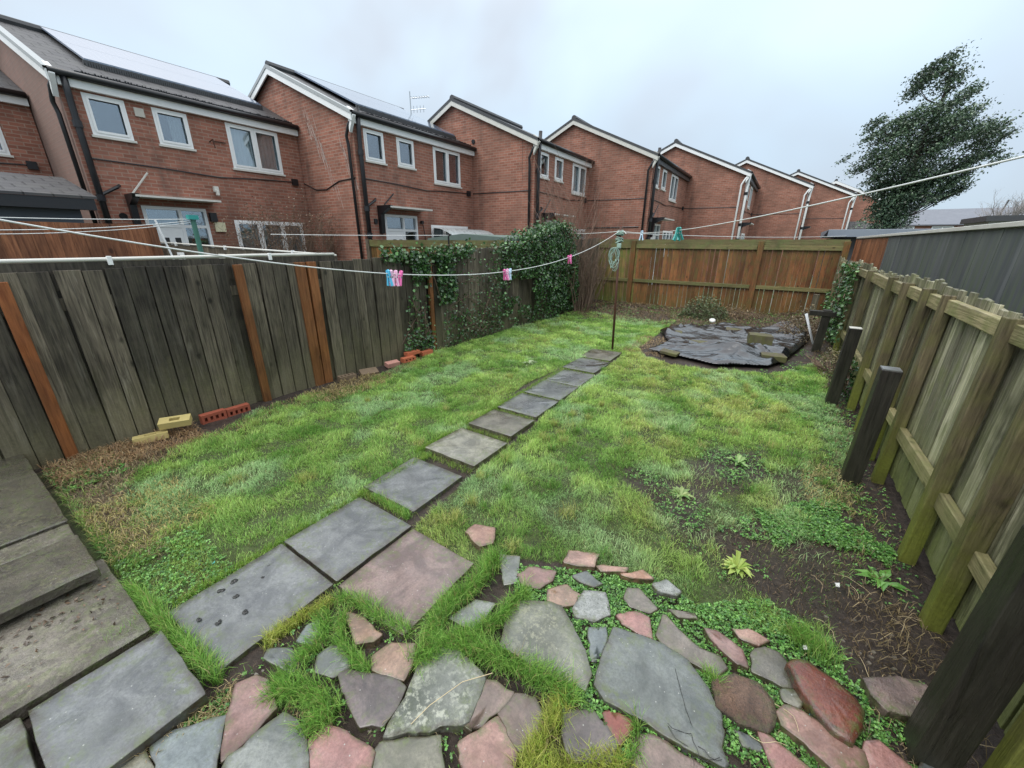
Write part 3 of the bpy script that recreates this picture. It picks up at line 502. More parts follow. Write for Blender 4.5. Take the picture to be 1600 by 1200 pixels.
# grass fringe along slab joints of the path
for s in SLABS[2:10]:
    for yy in (s[2]-.045,):
        n=420; PX.append(np.stack([RNG.uniform(s[0],s[1],n),yy+RNG.normal(0,.018,n)],1)); PL.append(RNG.uniform(.35,.7,n)); PA.append(RNG.uniform(0,6.3,n)); PC.append(colr(n,(.14,.28,.04),(.34,.46,.09)))
for i in range(210):
    tx=RNG.uniform(-4.5,.75);ty=RNG.uniform(.6,8.5)
    if i<26: tx=RNG.normal(-1.52,.10);ty=RNG.uniform(1.5,4.2)
    if 26<=i<44: tx=RNG.uniform(-1.2,-.2);ty=RNG.uniform(1.25,1.7)
    if stone_mask(np.array([tx]),np.array([ty]),.03)[0] or lawn_cover(np.array([tx]),np.array([ty]))[0]<.35: continue
    n=int(RNG.uniform(60,170)); rr=RNG.uniform(.015,.045); PX.append(np.stack([tx+RNG.normal(0,rr,n),ty+RNG.normal(0,rr,n)],1)); PL.append(RNG.uniform(.45,1.15,n)); PA.append(RNG.uniform(0,6.28,n)); q_=RNG.random()
    PC.append(colr(n,(.10,.26,.045),(.26,.46,.10),.3) if q_<.6 else colr(n,(.30,.42,.10),(.62,.62,.20),.3))
n=2600; PX.append(np.stack([RNG.uniform(-1.62,.2,n),RNG.uniform(-.15,1.05,n)],1)); kk=~stone_mask(PX[-1][:,0],PX[-1][:,1]); PX[-1]=PX[-1][kk]; n=len(PX[-1]); PL.append(RNG.uniform(.2,.6,n)); PA.append(RNG.uniform(0,6.28,n)); PC.append(colr(n,(.12,.26,.045),(.34,.44,.12),.3))
for (ex,y0_,y1_) in ((-2.27,.85,2.1),(-2.40,2.1,5.),(-2.26,.3,.85)):
    n=int((y1_-y0_)*1300); PX.append(np.stack([ex-np.abs(RNG.normal(0,.025,n)),RNG.uniform(y0_,y1_,n)],1)); PL.append(RNG.uniform(.4,1.0,n)); PA.append(RNG.normal(0,.9,n)); PC.append(colr(n,(.14,.30,.04),(.32,.48,.09)))
xy=np.concatenate(PX);L=.085*np.concatenate(PL);az=np.concatenate(PA);col=np.clip(np.concatenate(PC),.01,.6);n=len(xy)
dd=RNG.random(n)<.06; col[dd]=np.array([.42,.34,.16])
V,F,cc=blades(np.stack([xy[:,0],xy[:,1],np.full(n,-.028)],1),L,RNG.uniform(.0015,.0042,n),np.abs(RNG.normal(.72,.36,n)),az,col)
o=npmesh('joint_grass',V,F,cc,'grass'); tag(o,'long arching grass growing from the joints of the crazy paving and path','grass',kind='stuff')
# dead straw: patch on the left, strip by the left fence, muddy right corner
PX=[];PC=[];PL=[]
def dead(n,poly=None,box=None,c1=(.30,.21,.10),c2=(.50,.40,.20),L=(.03,.09)):
    if poly is not None:
        xs=[q[0] for q in poly];ys=[q[1] for q in poly]; x,y=scatter(n*4,min(xs),max(xs),min(ys),max(ys)); k=inpoly(x,y,poly); x,y=x[k][:n],y[k][:n]
    else: x,y=scatter(n,*box)
    k=~stone_mask(x,y); x,y=x[k],y[k]; PX.append(np.stack([x,y],1)); PC.append(colr(len(x),c1,c2,.2)); PL.append(RNG.uniform(*L,len(x)))
dead(2300,REG['straw'],c1=(.16,.11,.06),c2=(.46,.37,.2)); dead(1700,box=(-4.75,-4.25,.2,1.2),c1=(.34,.20,.11),c2=(.50,.36,.19),L=(.05,.13))
dead(1100,box=(-3.7,-2.9,.2,.75),c1=(.38,.33,.10),c2=(.56,.48,.20)); dead(900,REG['stripL'],c1=(.25,.17,.09),c2=(.42,.32,.16))
dead(900,box=(-4.6,-4.1,2.3,3.3),c1=(.40,.32,.14),c2=(.52,.42,.2),L=(.05,.12)); dead(1100,REG['dirt2'],c1=(.08,.055,.03),c2=(.26,.19,.11),L=(.02,.06))
dead(420,box=(.6,.98,1.3,2.4),c1=(.2,.14,.07),c2=(.45,.36,.19),L=(.04,.12)); dead(5000,box=(-4.6,.9,9.2,11.9),c1=(.10,.07,.035),c2=(.34,.26,.14),L=(.05,.14))
dead(900,box=(-2.1,-1.4,6.6,8.0),c1=(.36,.24,.12),c2=(.5,.38,.22)); dead(500,box=(.45,.75,3.2,3.9),c1=(.42,.36,.14),c2=(.52,.46,.2)); dead(1000,box=(.7,.98,2.,11),c1=(.2,.15,.07),c2=(.4,.32,.16)); dead(500,box=(-1.62,-1.5,-.05,.3)); dead(500,box=(-2.72,-2.45,-.2,.1),c1=(.35,.25,.14),c2=(.45,.36,.2))
dead(350,box=(-1.32,-1.12,.05,.45),L=(.03,.07)); dead(1500,box=(-1.62,.3,-.2,1.0),c1=(.12,.08,.04),c2=(.4,.32,.18),L=(.015,.06)); dead(1200,box=(0.2,.95,1.0,1.6),c1=(.12,.08,.04),c2=(.36,.28,.16),L=(.015,.05))
kk=~inpoly(np.concatenate(PX)[:,0],np.concatenate(PX)[:,1],TARP); PX=[np.concatenate(PX)[kk]];PC=[np.concatenate(PC)[kk]];PL=[np.concatenate(PL)[kk]]
xy=np.concatenate(PX);col=np.clip(np.concatenate(PC),.01,.7);n=len(xy);dist=near_dist(*xy.T)
zz=gh(xy[:,0],xy[:,1]); zz=np.where((xy[:,1]<.15)&(xy[:,0]<-2.2),.05,zz)
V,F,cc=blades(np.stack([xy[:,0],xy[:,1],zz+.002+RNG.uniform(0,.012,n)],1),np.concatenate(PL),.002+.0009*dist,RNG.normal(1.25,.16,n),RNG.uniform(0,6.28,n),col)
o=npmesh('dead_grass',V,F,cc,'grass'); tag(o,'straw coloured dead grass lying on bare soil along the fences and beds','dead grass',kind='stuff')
# clover / low weeds
PX=[]
def clov(n,poly=None,box=None,pat=0):
    if poly is not None:
        xs=[q[0] for q in poly];ys=[q[1] for q in poly]; x,y=scatter(n*3,min(xs),max(xs),min(ys),max(ys)); k=inpoly(x,y,poly); x,y=x[k],y[k]
    else: x,y=scatter(n,*box)
    if pat: k=fbm(x,y,4,3,7)>pat; x,y=x[k],y[k]
    x,y=x[:n],y[:n]; k=~stone_mask(x,y,-.0); PX.append(np.stack([x[k],y[k]],1))
clov(11500,REG['clover'],pat=.30); clov(3200,REG['cloverR'],pat=.5); clov(1500,REG['dirt2'],pat=.55); clov(900,REG['dirt1'],pat=.5); clov(900,box=(-4.7,-4.1,.18,.6)); clov(900,box=(-2.9,-2.2,.22,.6),pat=.45)
clov(900,box=(.6,.98,2.4,6)); clov(700,box=(-1.62,-1.38,-.2,.28),pat=.4); clov(250,box=(-2.76,-2.70,-.05,.16)); clov(5200,box=(-4.6,.9,9.3,11.8),pat=.5); clov(1500,box=(0.,.9,5,8.5),pat=.5);clov(2500,box=(-1.2,.6,2.2,5.5),pat=.6)
clov(1500,box=(-1.62,.1,-.2,1.0),pat=.4)
xy=np.concatenate(PX);xy=xy[~inpoly(xy[:,0],xy[:,1],TARP)];n=len(xy); hz=RNG.uniform(.006,.03,n); dist=near_dist(*xy.T)
c0=colr(n,(.045,.15,.028),(.18,.36,.08),.3); sz=RNG.uniform(.007,.014,n)*(1+.10*np.clip(dist-2,0,9)); vv=[];cl=[]
for q in range(3):
    a_=RNG.uniform(0,6.28,n)*0+q*2.094+RNG.uniform(0,2,n); vv.append(np.stack([xy[:,0]+np.cos(a_)*sz*.55,xy[:,1]+np.sin(a_)*sz*.55,gh(xy[:,0],xy[:,1])+hz],1)); cl.append(c0)
V,F,cc=leaves(np.concatenate(vv),np.tile(sz,3),np.clip(np.concatenate(cl),.01,.5),up=.8,aspect=.95)
o=npmesh('clover',V,F,cc,'leaf'); tag(o,'small bright green leafy weeds filling the joints of the crazy paving and the muddy patches','ground cover',kind='stuff')
# leaf litter, crumbs of soil
x,y=scatter(5200,-4.7,.95,9.2,11.9); x2,y2=scatter(2600,-.6,.95,1.0,4.2); k=~stone_mask(x2,y2); x=np.r_[x,x2[k]];y=np.r_[y,y2[k]]; k=~inpoly(x,y,TARP); x,y=x[k],y[k]; n=len(x); dist=near_dist(x,y)
V,F,cc=leaves(np.stack([x,y,gh(x,y)+.008],1),RNG.uniform(.006,.012,n)*(1+.35*np.clip(dist-3,0,9)),colr(n,(.05,.03,.018),(.22,.14,.08),.3).clip(.01,.6),up=.75,aspect=.6)
o=npmesh('leaf_litter',V,F,cc,'leaf'); tag(o,'brown leaf litter and crumbs scattered on the soil at the back and right','leaf litter',kind='stuff')
x,y=RNG.normal(-2.62,.16,260),RNG.uniform(-.6,.16,260); k=x<-2.2; x,y=x[k],y[k]; n=len(x)
V,F,cc=leaves(np.stack([x,y,np.full(n,.049)],1),RNG.uniform(.008,.03,n),colr(n,(.03,.02,.012),(.20,.13,.08),.3).clip(.01,.6),up=.85,aspect=.55)
o=npmesh('patio_leaf_litter',V,F,cc,'leaf'); tag(o,'wet brown leaves and straw stuck to the patio slab below the step','leaf litter',kind='stuff')
# pale wiry roots on the mud at bottom right
mb=MB()
for i in range(34):
    px=random.uniform(.40,.85); py=random.uniform(1.2,2.55) if i<24 else random.uniform(.95,1.4); px=px if i<24 else random.uniform(.3,.62)
    a_=random.uniform(0,6.28); L_=random.uniform(.06,.2); pts=[]
    for j in range(7):
        pts.append((px,py,float(gh(px,py))+.012+.018*math.sin(j/6*3.14)*random.uniform(.3,1)+(.035 if i>=24 else 0))); a_+=random.uniform(-.5,.5); px+=math.cos(a_)*L_/6; py+=math.sin(a_)*L_/6
    mb.tube(pts,.0010,4,c=(.4,.32,.18))
o=mb.build('dry_roots',plain('root',(.52,.42,.25),.7,var=.15)); tag(o,'pale wiry dead stems trailing over the mud by the right fence','dead stems',kind='stuff')
# ================= PAVING =================
def roughpoly(p,j=.004,step=.05,rnd=True):
    if rnd: # one corner-cutting pass
        q=[]; n=len(p)
        for i in range(n):
            a_=p[i];b_=p[(i+1)%n]; L=math.hypot(b_[0]-a_[0],b_[1]-a_[1]); t=min(.15,.007/max(L,1e-3))
            q+= [(a_[0]+(b_[0]-a_[0])*t,a_[1]+(b_[1]-a_[1])*t),(b_[0]+(a_[0]-b_[0])*t,b_[1]+(a_[1]-b_[1])*t)]
        p=q
    out=[];n=len(p)
    for i in range(n):
        a_=p[i];b_=p[(i+1)%n];L=math.hypot(b_[0]-a_[0],b_[1]-a_[1]);m_=max(1,int(L/step))
        for q in range(m_):
            t=q/m_; out.append((a_[0]+(b_[0]-a_[0])*t+random.gauss(0,j),a_[1]+(b_[1]-a_[1])*t+random.gauss(0,j)))
    return out
def slab(name,poly,top,thick,mat,label,cat,group,bev=.006,j=.003,dome=.0,tilt=None,rnd=True,step=.05):
    if name=='paving_stone':
        ax=sum(p[0] for p in poly)/len(poly); ay=sum(p[1] for p in poly)/len(poly); poly=[(p[0]+(p[0]-ax)/max(math.hypot(p[0]-ax,p[1]-ay),.01)*.018,p[1]+(p[1]-ay)/max(math.hypot(p[0]-ax,p[1]-ay),.01)*.010) for p in poly]
    poly=roughpoly(poly,j,step,rnd); cx=sum(p[0] for p in poly)/len(poly); cy=sum(p[1] for p in poly)/len(poly); n=len(poly)
    ar=sum(poly[i][0]*poly[(i+1)%n][1]-poly[(i+1)%n][0]*poly[i][1] for i in range(n))
    if ar<0: poly=poly[::-1]
    tx,ty=tilt or (random.gauss(0,.008),random.gauss(0,.008)); V=[];F=[]
    Rm=sum(math.hypot(p[0]-cx,p[1]-cy) for p in poly)/n
    rings=[(1.0,-thick),(1.0,-bev*.7),(1-bev*.35/Rm,-bev*.2),(1-bev*.9/Rm,0),(.80,dome*.5),(.5,dome)]
    for s_,dz in rings:
        for (x_,y_) in poly:
            X_=(x_-cx)*s_;Y_=(y_-cy)*s_; V.append((X_,Y_,top+dz+X_*tx+Y_*ty+(random.gauss(0,.0011) if s_<.9 else 0)))
    V.append((0,0,top+dome)); CC=[]
    for s_,dz in rings:
        for q in poly: CC.append((1.0 if dz<-bev*.5 else (random.uniform(.25,1) if s_>.82 else 0.),random.uniform(0,1) if s_>.7 else .1,0))
    CC.append((0,0,0))
    for r_ in range(len(rings)-1):
        for i in range(n): F.append((r_*n+i,r_*n+(i+1)%n,(r_+1)*n+(i+1)%n,(r_+1)*n+i))
    b_=(len(rings)-1)*n
    for i in range(n): F.append((b_+i,b_+(i+1)%n,len(V)-1))
    F.append(tuple(range(n))[::-1]); mb=MB(); mb.add(V,F,(.5,.5,.5)); mb.c=CC; o=mb.build(name,mat); o.location=(cx,cy,0)
    for i_,p in enumerate(o.data.polygons): p.use_smooth=(i_>=n*1)
    o.data.polygons[-1].use_smooth=False
    return tag(o,label,cat,group)
def rect(x0,x1,y0,y1,rot=0):
    cx,cy=(x0+x1)/2,(y0+y1)/2; c_,s_=math.cos(rot),math.sin(rot)
    return [(cx+(a_-cx)*c_-(b_-cy)*s_,cy+(a_-cx)*s_+(b_-cy)*c_) for a_,b_ in ((x0,y0),(x1,y0),(x1,y1),(x0,y1))]
for s in SLABS: slab('paving_slab',rect(*s[:4],s[7]),s[4],.055,s[5],s[6],'paving slab','slabs of the garden path',j=.0016,bev=.004,rnd=True,step=.07)
for l,c_,h,p in STONES: 
    mt='st_terra' if 'raised red block' in l and 0 else 'st_'+c_
    slab('paving_stone',p,.002+h,.05+h,mt,l,'paving stone','irregular stones of the crazy paving',j=.0028,bev=.006,dome=.003,step=.035)
TER=[(.245,1.80),(.31,1.81),(.49,1.70),(.545,1.61),(.53,1.47),(.50,1.30),(.43,1.26),(.36,1.40),(.28,1.60)]
for l,x0,x1,y0,y1,t,m_ in (('raised dark patio slab under the left fence, furthest from the path',-5.05,-3.36,-1.3,.15,.13,'st_patiodark'),('narrow mossy filler strip set between two dark patio slabs',-3.345,-3.16,-1.3,.145,.118,'st_patio'),
    ('raised dark patio slab whose right edge steps down to the grey slabs',-3.145,-2.69,-1.3,.15,.13,'st_patiodark'),('worn patio slab with wet brown leaves and a grassy joint, just below the step',-2.92,-2.135,-1.3,.19,.043,'st_patio'),
    ('wet bluish grey patio slab at the start of the path, its front edge exposed',-2.095,-1.60,-.195,.215,.045,'st_slab'),('grey patio slab behind the wet bluish one, at the picture corner',-2.095,-1.60,-1.2,-.215,.043,'st_grey')):
    slab('patio_slab',rect(x0,x1,y0,y1),t,.05 if t>.06 else .06,m_,l,'patio slab','raised slabs of the patio',j=.002,bev=.005,tilt=(0,0),step=.08)
mb=MB(); q=0
while q<420:
    px=random.uniform(-1.6,.9);py=random.uniform(-.2,2.2)
    if px<.1 and py>1.35: continue
    if py>1.9 and px<.35: continue
    if stone_mask(np.array([px]),np.array([py]))[0]: q+=.2; continue
    s_=random.uniform(.004,.016); z_=float(gh(px,py)); a0=random.uniform(0,6); k=random.choice((5,6,7)); b_=[(px+math.cos(a0+t*6.283/k)*s_*random.uniform(.7,1.2),py+math.sin(a0+t*6.283/k)*s_*random.uniform(.6,1.)) for t in range(k)]
    mb.add([(x_,y_,z_-.004) for x_,y_ in b_]+[(px+(x_-px)*.7,py+(y_-py)*.7,z_+s_*.5) for x_,y_ in b_],[(t,(t+1)%k,k+(t+1)%k,k+t) for t in range(k)]+[tuple(range(k,2*k))],(.3,.2,0)); q+=1
tag(mb.build('stone_chips','st_brown2'),'small stone chips and crumbs lying in the joints of the crazy paving','stone chips',kind='stuff')
# raised block stone (terracotta) from measured outline
slab('paving_block',P_TERRA,.055,.09,'st_terra','raised glossy dark red block among the paving, pale stems lying over it','paving block',None,bev=.02,j=.002,dome=.004,tilt=(-.0,-.0),step=.03)
# wet leaves / lumps on first slab
for i,(sx_,sy_) in enumerate(SPOTS):
    mb=MB(); r=random.uniform(.012,.02) if i<6 else .008
    for q in range(5):
        a_=random.uniform(0,6.28);rr=r*random.uniform(.2,.8);cx,cy=math.cos(a_)*rr,math.sin(a_)*rr; s_=r*random.uniform(.4,.7)
        V=[(cx+math.cos(t*.785)*s_*random.uniform(.8,1.1),cy+math.sin(t*.785)*s_,.0) for t in range(8)]+[(cx+math.cos(t*.785)*s_*.6,cy+math.sin(t*.785)*s_*.6,s_*.5) for t in range(8)]+[(cx,cy,s_*.6)]
        mb.add(V,[(t,(t+1)%8,8+(t+1)%8,8+t) for t in range(8)]+[(8+t,8+(t+1)%8,16) for t in range(8)])
    o=mb.build('wet_leaf_clump','droppings',smooth=True); o.location=(sx_,sy_,.004); tag(o,'one of the small black wet leaf clumps on the pale slab nearest the house','leaf clump','black clumps on the pale grey path slab')
for lab,px,py,m_ in (('turquoise plastic scrap in the grass edge left of the pale slab',-2.41,.54,'turquoise'),('turquoise scrap between the red blocks of the paving',.43,1.50,'turquoise'),('white scrap lying on the mud at the right',.57,2.35,'white_bits'),('crumpled white wrapper in the grass above the raised red block',.42,1.82,'white_bits')):
    mb=MB(); pts=[(random.uniform(-.014,.014),random.uniform(-.02,.02),random.uniform(0,.014)) for _ in range(7)]; mb.add(pts,[(0,1,2),(1,2,3),(2,3,4),(3,4,5),(4,5,6)]); o=mb.build('litter_scrap',m_); o.location=(px,py,.0); tag(o,lab,'litter')
sm=o.modifiers.new('s','SOLIDIFY'); sm.thickness=.002
def stem(name,pts,r,mat,label,cat):
    o=MB().tube(pts,r,5).build(name,mat,loc=pts[0]); return tag(o,label,cat)
stem('twig',[(-2.20,5.33,.012),(-2.1,5.38,.016),(-2.0,5.55,.012),(-1.93,5.75,.012)],.007,'bark','thin brown stick on the slab before the mossy last one','twig')
stem('straw_stalk',[(-.85,.60,.02),(-.83,.68,.035),(-.78,.82,.035),(-.70,.92,.03)],.0016,'root','long pale straw stalk lying across the lichen-speckled stone','straw')
mb=MB()
for i in range(7):
    px,py=.06+random.uniform(-.03,.03),1.12+random.uniform(-.04,.04); a_=random.uniform(0,6.28); pts=[]
    for j in range(5): pts.append((px,py,.02+random.uniform(0,.006))); a_+=random.uniform(-.8,.8); px+=math.cos(a_)*.022; py+=math.sin(a_)*.022
    mb.tube(pts,.001,4)
mb.tube([(-.06,1.38,.02),(-.03,1.32,.022),(.01,1.24,.022),(.05,1.18,.02)],.001,4)
tag(mb.build('twig_tangle','droppings',loc=(.06,1.12,0)),'tangle of thin black twigs on the largest dark grey stone','twigs')
# rosette weeds
def weed(x0,y0,n,L,label,c1=(.10,.24,.04),c2=(.30,.42,.10),up=.5):
    mb=MB(); cols=[]
    for i in range(n):
        a_=random.uniform(0,6.28); l=L*random.uniform(.6,1.1); w=l*.16; el=random.uniform(.15,up+.3); d=Vector((math.cos(a_),math.sin(a_),0)); s=Vector((-math.sin(a_),math.cos(a_),0)); t=random.random(); cc_=tuple(c1[j]*(1-t)+c2[j]*t for j in range(3))
        P0=Vector((0,0,0));P1=d*l*.5+Vector((0,0,l*.5*math.tan(el)));P2=d*l+Vector((0,0,l*.35*math.tan(el)))
        mb.add([P0-s*w*.25,P0+s*w*.25,P1+s*w,P2,P1-s*w,P1+Vector((0,0,-w*.3))],[(0,1,5),(1,2,5),(2,3,5),(3,4,5),(4,0,5)],cc_)
    o=mb.build('weed','leaf'); o.location=(x0,y0,float(gh(x0,y0))); return tag(o,label,'weed')
weed(-3.0,5.03,26,.13,'pale spiky weed on a bare spot of the left lawn',(.12,.20,.06),(.45,.48,.32)); weed(-.32,2.81,26,.10,'spreading weed on the bare mud in the middle of the right lawn',(.12,.22,.05),(.34,.40,.16),.3)
weed(.11,2.23,34,.10,'bright yellow green weed standing on the bare mud',(.22,.36,.06),(.45,.52,.14),.9); weed(-.01,3.59,22,.12,'pale green rosette weed in the far part of the bare patch',(.14,.30,.07),(.36,.46,.18),.5)
weed(.80,2.6,10,.14,'broad-leaved weed at the foot of the right fence post',(.08,.22,.04),(.16,.34,.07),.4); weed(-2.26,.87,12,.05,'tiny weed in the joint at the outer side of the path',(.1,.25,.04),(.28,.38,.1)); weed(-1.72,.86,10,.045,'tiny weed where the two path slabs meet the reddish slab',(.1,.25,.04),(.28,.38,.1))
weed(-.62,1.1,1,.03,'speck of weed at the edge of the arching grass',(.1,.25,.04),(.28,.38,.1)) if 0 else None
weed(-1.02,.62,12,.04,'small pale weed between the orange brown and the dark purple stone',(.16,.3,.05),(.36,.44,.14)); weed(.17,1.42,16,.08,'strappy yellow green weed beside the largest dark stone',(.2,.36,.05),(.36,.48,.1),.7)
# ================= FENCES =================
def vcol(lo=0.,hi=1.): v=random.uniform(lo,hi); return (v,random.random(),random.random())
# left fence
lf=thing('wooden_fence','weathered dark board fence along the left side, with a few orange boards','fence',(FX,0,0))
def ltop(y): return 1.515+max(0,y-3.3)*.042
mb=MB(); y=-1.3; OR=[(.35,.43),(1.95,2.03),(2.60,2.72),(2.74,2.85),(4.73,4.81)]
while y<11.9:
    w=random.uniform(.115,.165)
    tl=random.gauss(0,.006); z1=ltop(y)+random.gauss(0,.006); x0=random.uniform(-.006,.006); mid=y+w/2
    if not any(a_-.02<mid<b_+.02 and a_>1.9 for a_,b_ in OR):
        v=random.betavariate(1.1,1.3); c_=(v,random.random(),random.random())
        mb.add([(x0-.02,y,-.12),(x0-.02,y+w,-.12),(x0+.004,y+w,-.12),(x0+.004,y,-.12),(x0-.02,y+tl,z1),(x0-.02,y+w+tl,z1),(x0+.004,y+w+tl,z1),(x0+.004,y+tl,z1)],[(3,2,1,0),(4,5,6,7),(0,1,5,4),(1,2,6,5),(2,3,7,6),(3,0,4,7)],c_)
    y+=w+random.uniform(.004,.013)
mb.build('board_panel','wood_dark',lf,bevel=.003)
MB().box(-.05,-.03,-1.3,11.9,-.1,1.44,c=(.0,.5,.5)).build('gap_backing','wood_dark',lf); mb=MB().box(-.085,-.052,-1.3,11.9,.3,.4).box(-.055,-.022,-1.3,11.9,1.2,1.3).box(-.06,-.024,-1.3,3.15,1.36,1.575); mb.box(-.05,-.024,3.15,11.9,1.40,1.5).build('backing_rail','wood_dark',lf)  # first box: dark plane added behind the boards so their gaps look dark
for i,(a_,b_) in enumerate(OR):
    o=MB().box(.004 if i in(0,1,4) else -.02,.05 if i in (1,4) else .03,a_,b_,-.1,ltop(a_)-.004-(.06 if i==0 else 0),c=(random.uniform(.3,.7),random.random(),random.random()),rot=(random.gauss(0,.006),0,0)).build('replacement_board','wood_orange' if i else 'wood_rust',lf,bevel=.004)
    tag(o,'dull reddish board low on the fence' if i==0 else 'new orange brown board or post among the dark ones')
cd=thing('conduit','long off-white plastic conduit clipped along the top of the left fence','conduit',(FX-.03,0,0))
MB().tube([(0,-1.3,1.597),(0,1,1.592),(0,2.2,1.598),(0,3.15,1.592)],.016,8).build('pipe','dirty_white',cd,smooth=True)
for yy in (.15,1.03,2.35): MB().box(.01,.034,yy-.016,yy+.016,1.545,1.618).build('clip','upvc',cd,bevel=.003)
# neighbour's cross fence with trim (meets our fence)
cf=thing('cross_fence','neighbour cross fence with a long off-white trim, running from our fence to the houses','fence',(-4.85,3.2,0))
mb=MB(); x=-.02
while x>-6.6:
    w=random.uniform(.12,.15); z1=1.555+.14*(-x)/6.6; mb.box(x-w,x,0,.02,-.2,z1,c=vcol(.2,.8)); x-=w+.006
mb.build('board_panel','wood_dark',cf); MB().tube([(0,-.01,1.575),(-3,-.01,1.64),(-6.65,-.01,1.718)],.014,6).build('trim','dirty_white',cf,smooth=True)
for xx in (-1.,-3.1,-5.2): MB().box(xx-.015,xx+.015,-.035,0,1.53+.14*(-xx)/6.6,1.6+.14*(-xx)/6.6).build('clip','upvc',cf)
nt_=thing('notice','white paper notice fixed to the neighbour cross fence, near its post','notice',(-9.95,3.19,1.39)); MB().box(-.17,.17,-.006,0,-.12,.13).build('sheet','paper',nt_)
mb=MB(); 
for i in range(4): mb.box(-.13,-.13+random.uniform(.05,.10),-.009,-.007,.07-i*.045,.085-i*.045)
for i in range(5): mb.box(.03+.02*(i%2),.06+.02*(i%3),-.009,-.007,.06-i*.03,.072-i*.03)
mb.build('print','ink',nt_)
nt_=thing('notice','small pale notice half hidden behind the conduit of the left fence','notice',(-8.15,3.19,1.45)); MB().box(-.12,.12,-.006,0,-.08,.08).build('sheet','dirty_white',nt_)
# green neighbour clothes post with lines
gp=thing('clothes_post','green neighbour clothes post between the orange fence and the nearest house door','clothes post',(-6.0,2.13,0)); MB().tube([(0,0,0),(-.0,0,1.99)],.028,8).build('pole','pvcgreen',gp); MB().box(-.04,.04,-.05,.05,1.98,2.03).build('cap','peg_green',gp)
def line(name,a_,b_,sag,r,mat,label,group=None,n=26):
    a_=Vector(a_);b_=Vector(b_); pts=[]
    for i in range(n):
        t=i/(n-1); p=a_.lerp(b_,t); p.z-=sag*4*t*(1-t); pts.append(p)
    o=MB().tube(pts,r,5).build(name,mat,loc=tuple(a_),smooth=True); return tag(o,label,'washing line',group)
line('washing_line',(-6.0,2.13,1.985),(-6.0,-1.0,1.96),.04,.004,'line_white','uppermost thin line from the green neighbour post, in front of the dark blue shed')
line('washing_line',(-6.0,2.13,1.97),(-6.0,-1.0,1.90),.11,.004,'line_white','middle sagging line from the green neighbour post, crossing the orange fence')
line('washing_line',(-6.0,2.13,1.95),(-6.02,-1.0,1.87),.12,.004,'line_white','lowest sagging line from the green neighbour post, crossing the orange fence')
# orange neighbour fence
of=thing('board_fence','neighbour fence of orange brown boards beyond the left fence','fence',(-6.5,0,0)); mb=MB(); y=-2.5
while y<1.82:
    w=random.uniform(.09,.11); mb.box(-.02,0+random.uniform(0,.006),y,y+w,0,1.92,c=vcol(.1,.8)); y+=w+.002
mb.build('board_panel','wood_orangefar',of); MB().box(-.05,.02,1.82,1.90,0,1.9,c=(.3,.5,.5)).build('post','wood_orangefar',of); MB().tube([(.05,1.98,1.5),(.05,1.9,1.98)],.012,6).build('white_rod','upvc',of)
# second cross fence + sheds
c2=thing('cross_fence','neighbour fence with a green tinged top board, behind the ivy','fence',(-4.9,7.1,0)); mb=MB(); x=0
while x>-4.35: mb.box(x-.09,x,0,.02,-.2,1.70,c=vcol(.2,.9)); x-=.105
mb.build('board_panel','wood_back',c2); MB().box(-4.4,0,-.03,0,1.62,1.78,c=(.3,.4,.4)).build('top_board','wood_backrail',c2); MB().box(-4.42,-4.30,-.05,.05,-.2,1.8).build('post','wood_dark',c2)
ct=tag(MB().tube([(0,0,1.),(0,0,1.86),(.08,0,1.9)],.018,6).build('neighbour_pole','black_plastic'),'thin dark pole before the green felt roof','pole'); ct.location=(-6.35,7.0,0)
line('washing_line',(-6.35,7.0,1.88),(-8.2,4.1,1.86),.01,.006,'line_white','pale line across the second house front above the neighbour fence')
sh=thing('garden_shed','low neighbour shed with a flat dark green felt roof behind the ivy','shed',(-7.2,7.4,0)); MB().box(0,2.2,.1,2.4,0,1.74).build('wall','wood_orangefar',sh)
MB().add([(-.2,0,1.77),(2.4,0,1.77),(2.4,2.5,1.77),(-.2,2.5,1.77),(-.2,0,1.82),(2.4,0,1.82),(2.4,2.5,1.82),(-.2,2.5,1.82),(.9,0,1.92),(.9,2.5,1.92)],[(3,2,1,0),(0,1,5,8,4),(2,3,7,9,6),(4,8,9,7),(8,5,6,9),(1,2,6,5),(3,0,4,7)]).build('roof','greenfelt',sh)
ps=thing('plastic_canopy','clear ribbed plastic canopy against the second house','canopy',(-8.6,9.6,0)); mb=MB()
for i in range(8):
    a0,a1=i/8*1.5,(i+1)/8*1.5; mb.add([(-.8+math.sin(a0)*.9,0,1.75+.40*math.cos(a0)),(-.8+math.sin(a0)*.9,2.6,1.75+.40*math.cos(a0)),(-.8+math.sin(a1)*.9,2.6,1.75+.40*math.cos(a1)),(-.8+math.sin(a1)*.9,0,1.75+.40*math.cos(a1))],[(0,1,2,3)])
mb.build('sheet','pc_sheet',ps); mb=MB(); [mb.box(-.9,.1,i*.2-.01,i*.2+.01,1.72,1.78) for i in range(14)]; mb.build('rib','galv',ps)
# dark blue shed/outhouse at far left
bs=thing('outhouse','dark slate blue neighbour outhouse with a low tiled roof, at the left edge','outhouse',(-10.5,-2,0)); MB().box(-1.4,-.1,0,4.1,0,2.24,c=(.5,.5,.5)).build('wall','slateblue',bs)
MB().box(-.1,.12,-.2,4.28,2.24,2.42).build('fascia','black_plastic',bs); MB().add([(.14,-.3,2.42),(.14,4.32,2.42),(-1.7,4.32,2.86),(-1.7,-.3,2.86),(.14,-.3,2.46),(.14,4.32,2.46),(-1.7,4.32,2.9),(-1.7,-.3,2.9)],[(3,2,1,0),(4,5,6,7),(0,1,5,4),(1,2,6,5),(2,3,7,6),(3,0,4,7)]).build('roof','roof_tile',bs,uv='roof')
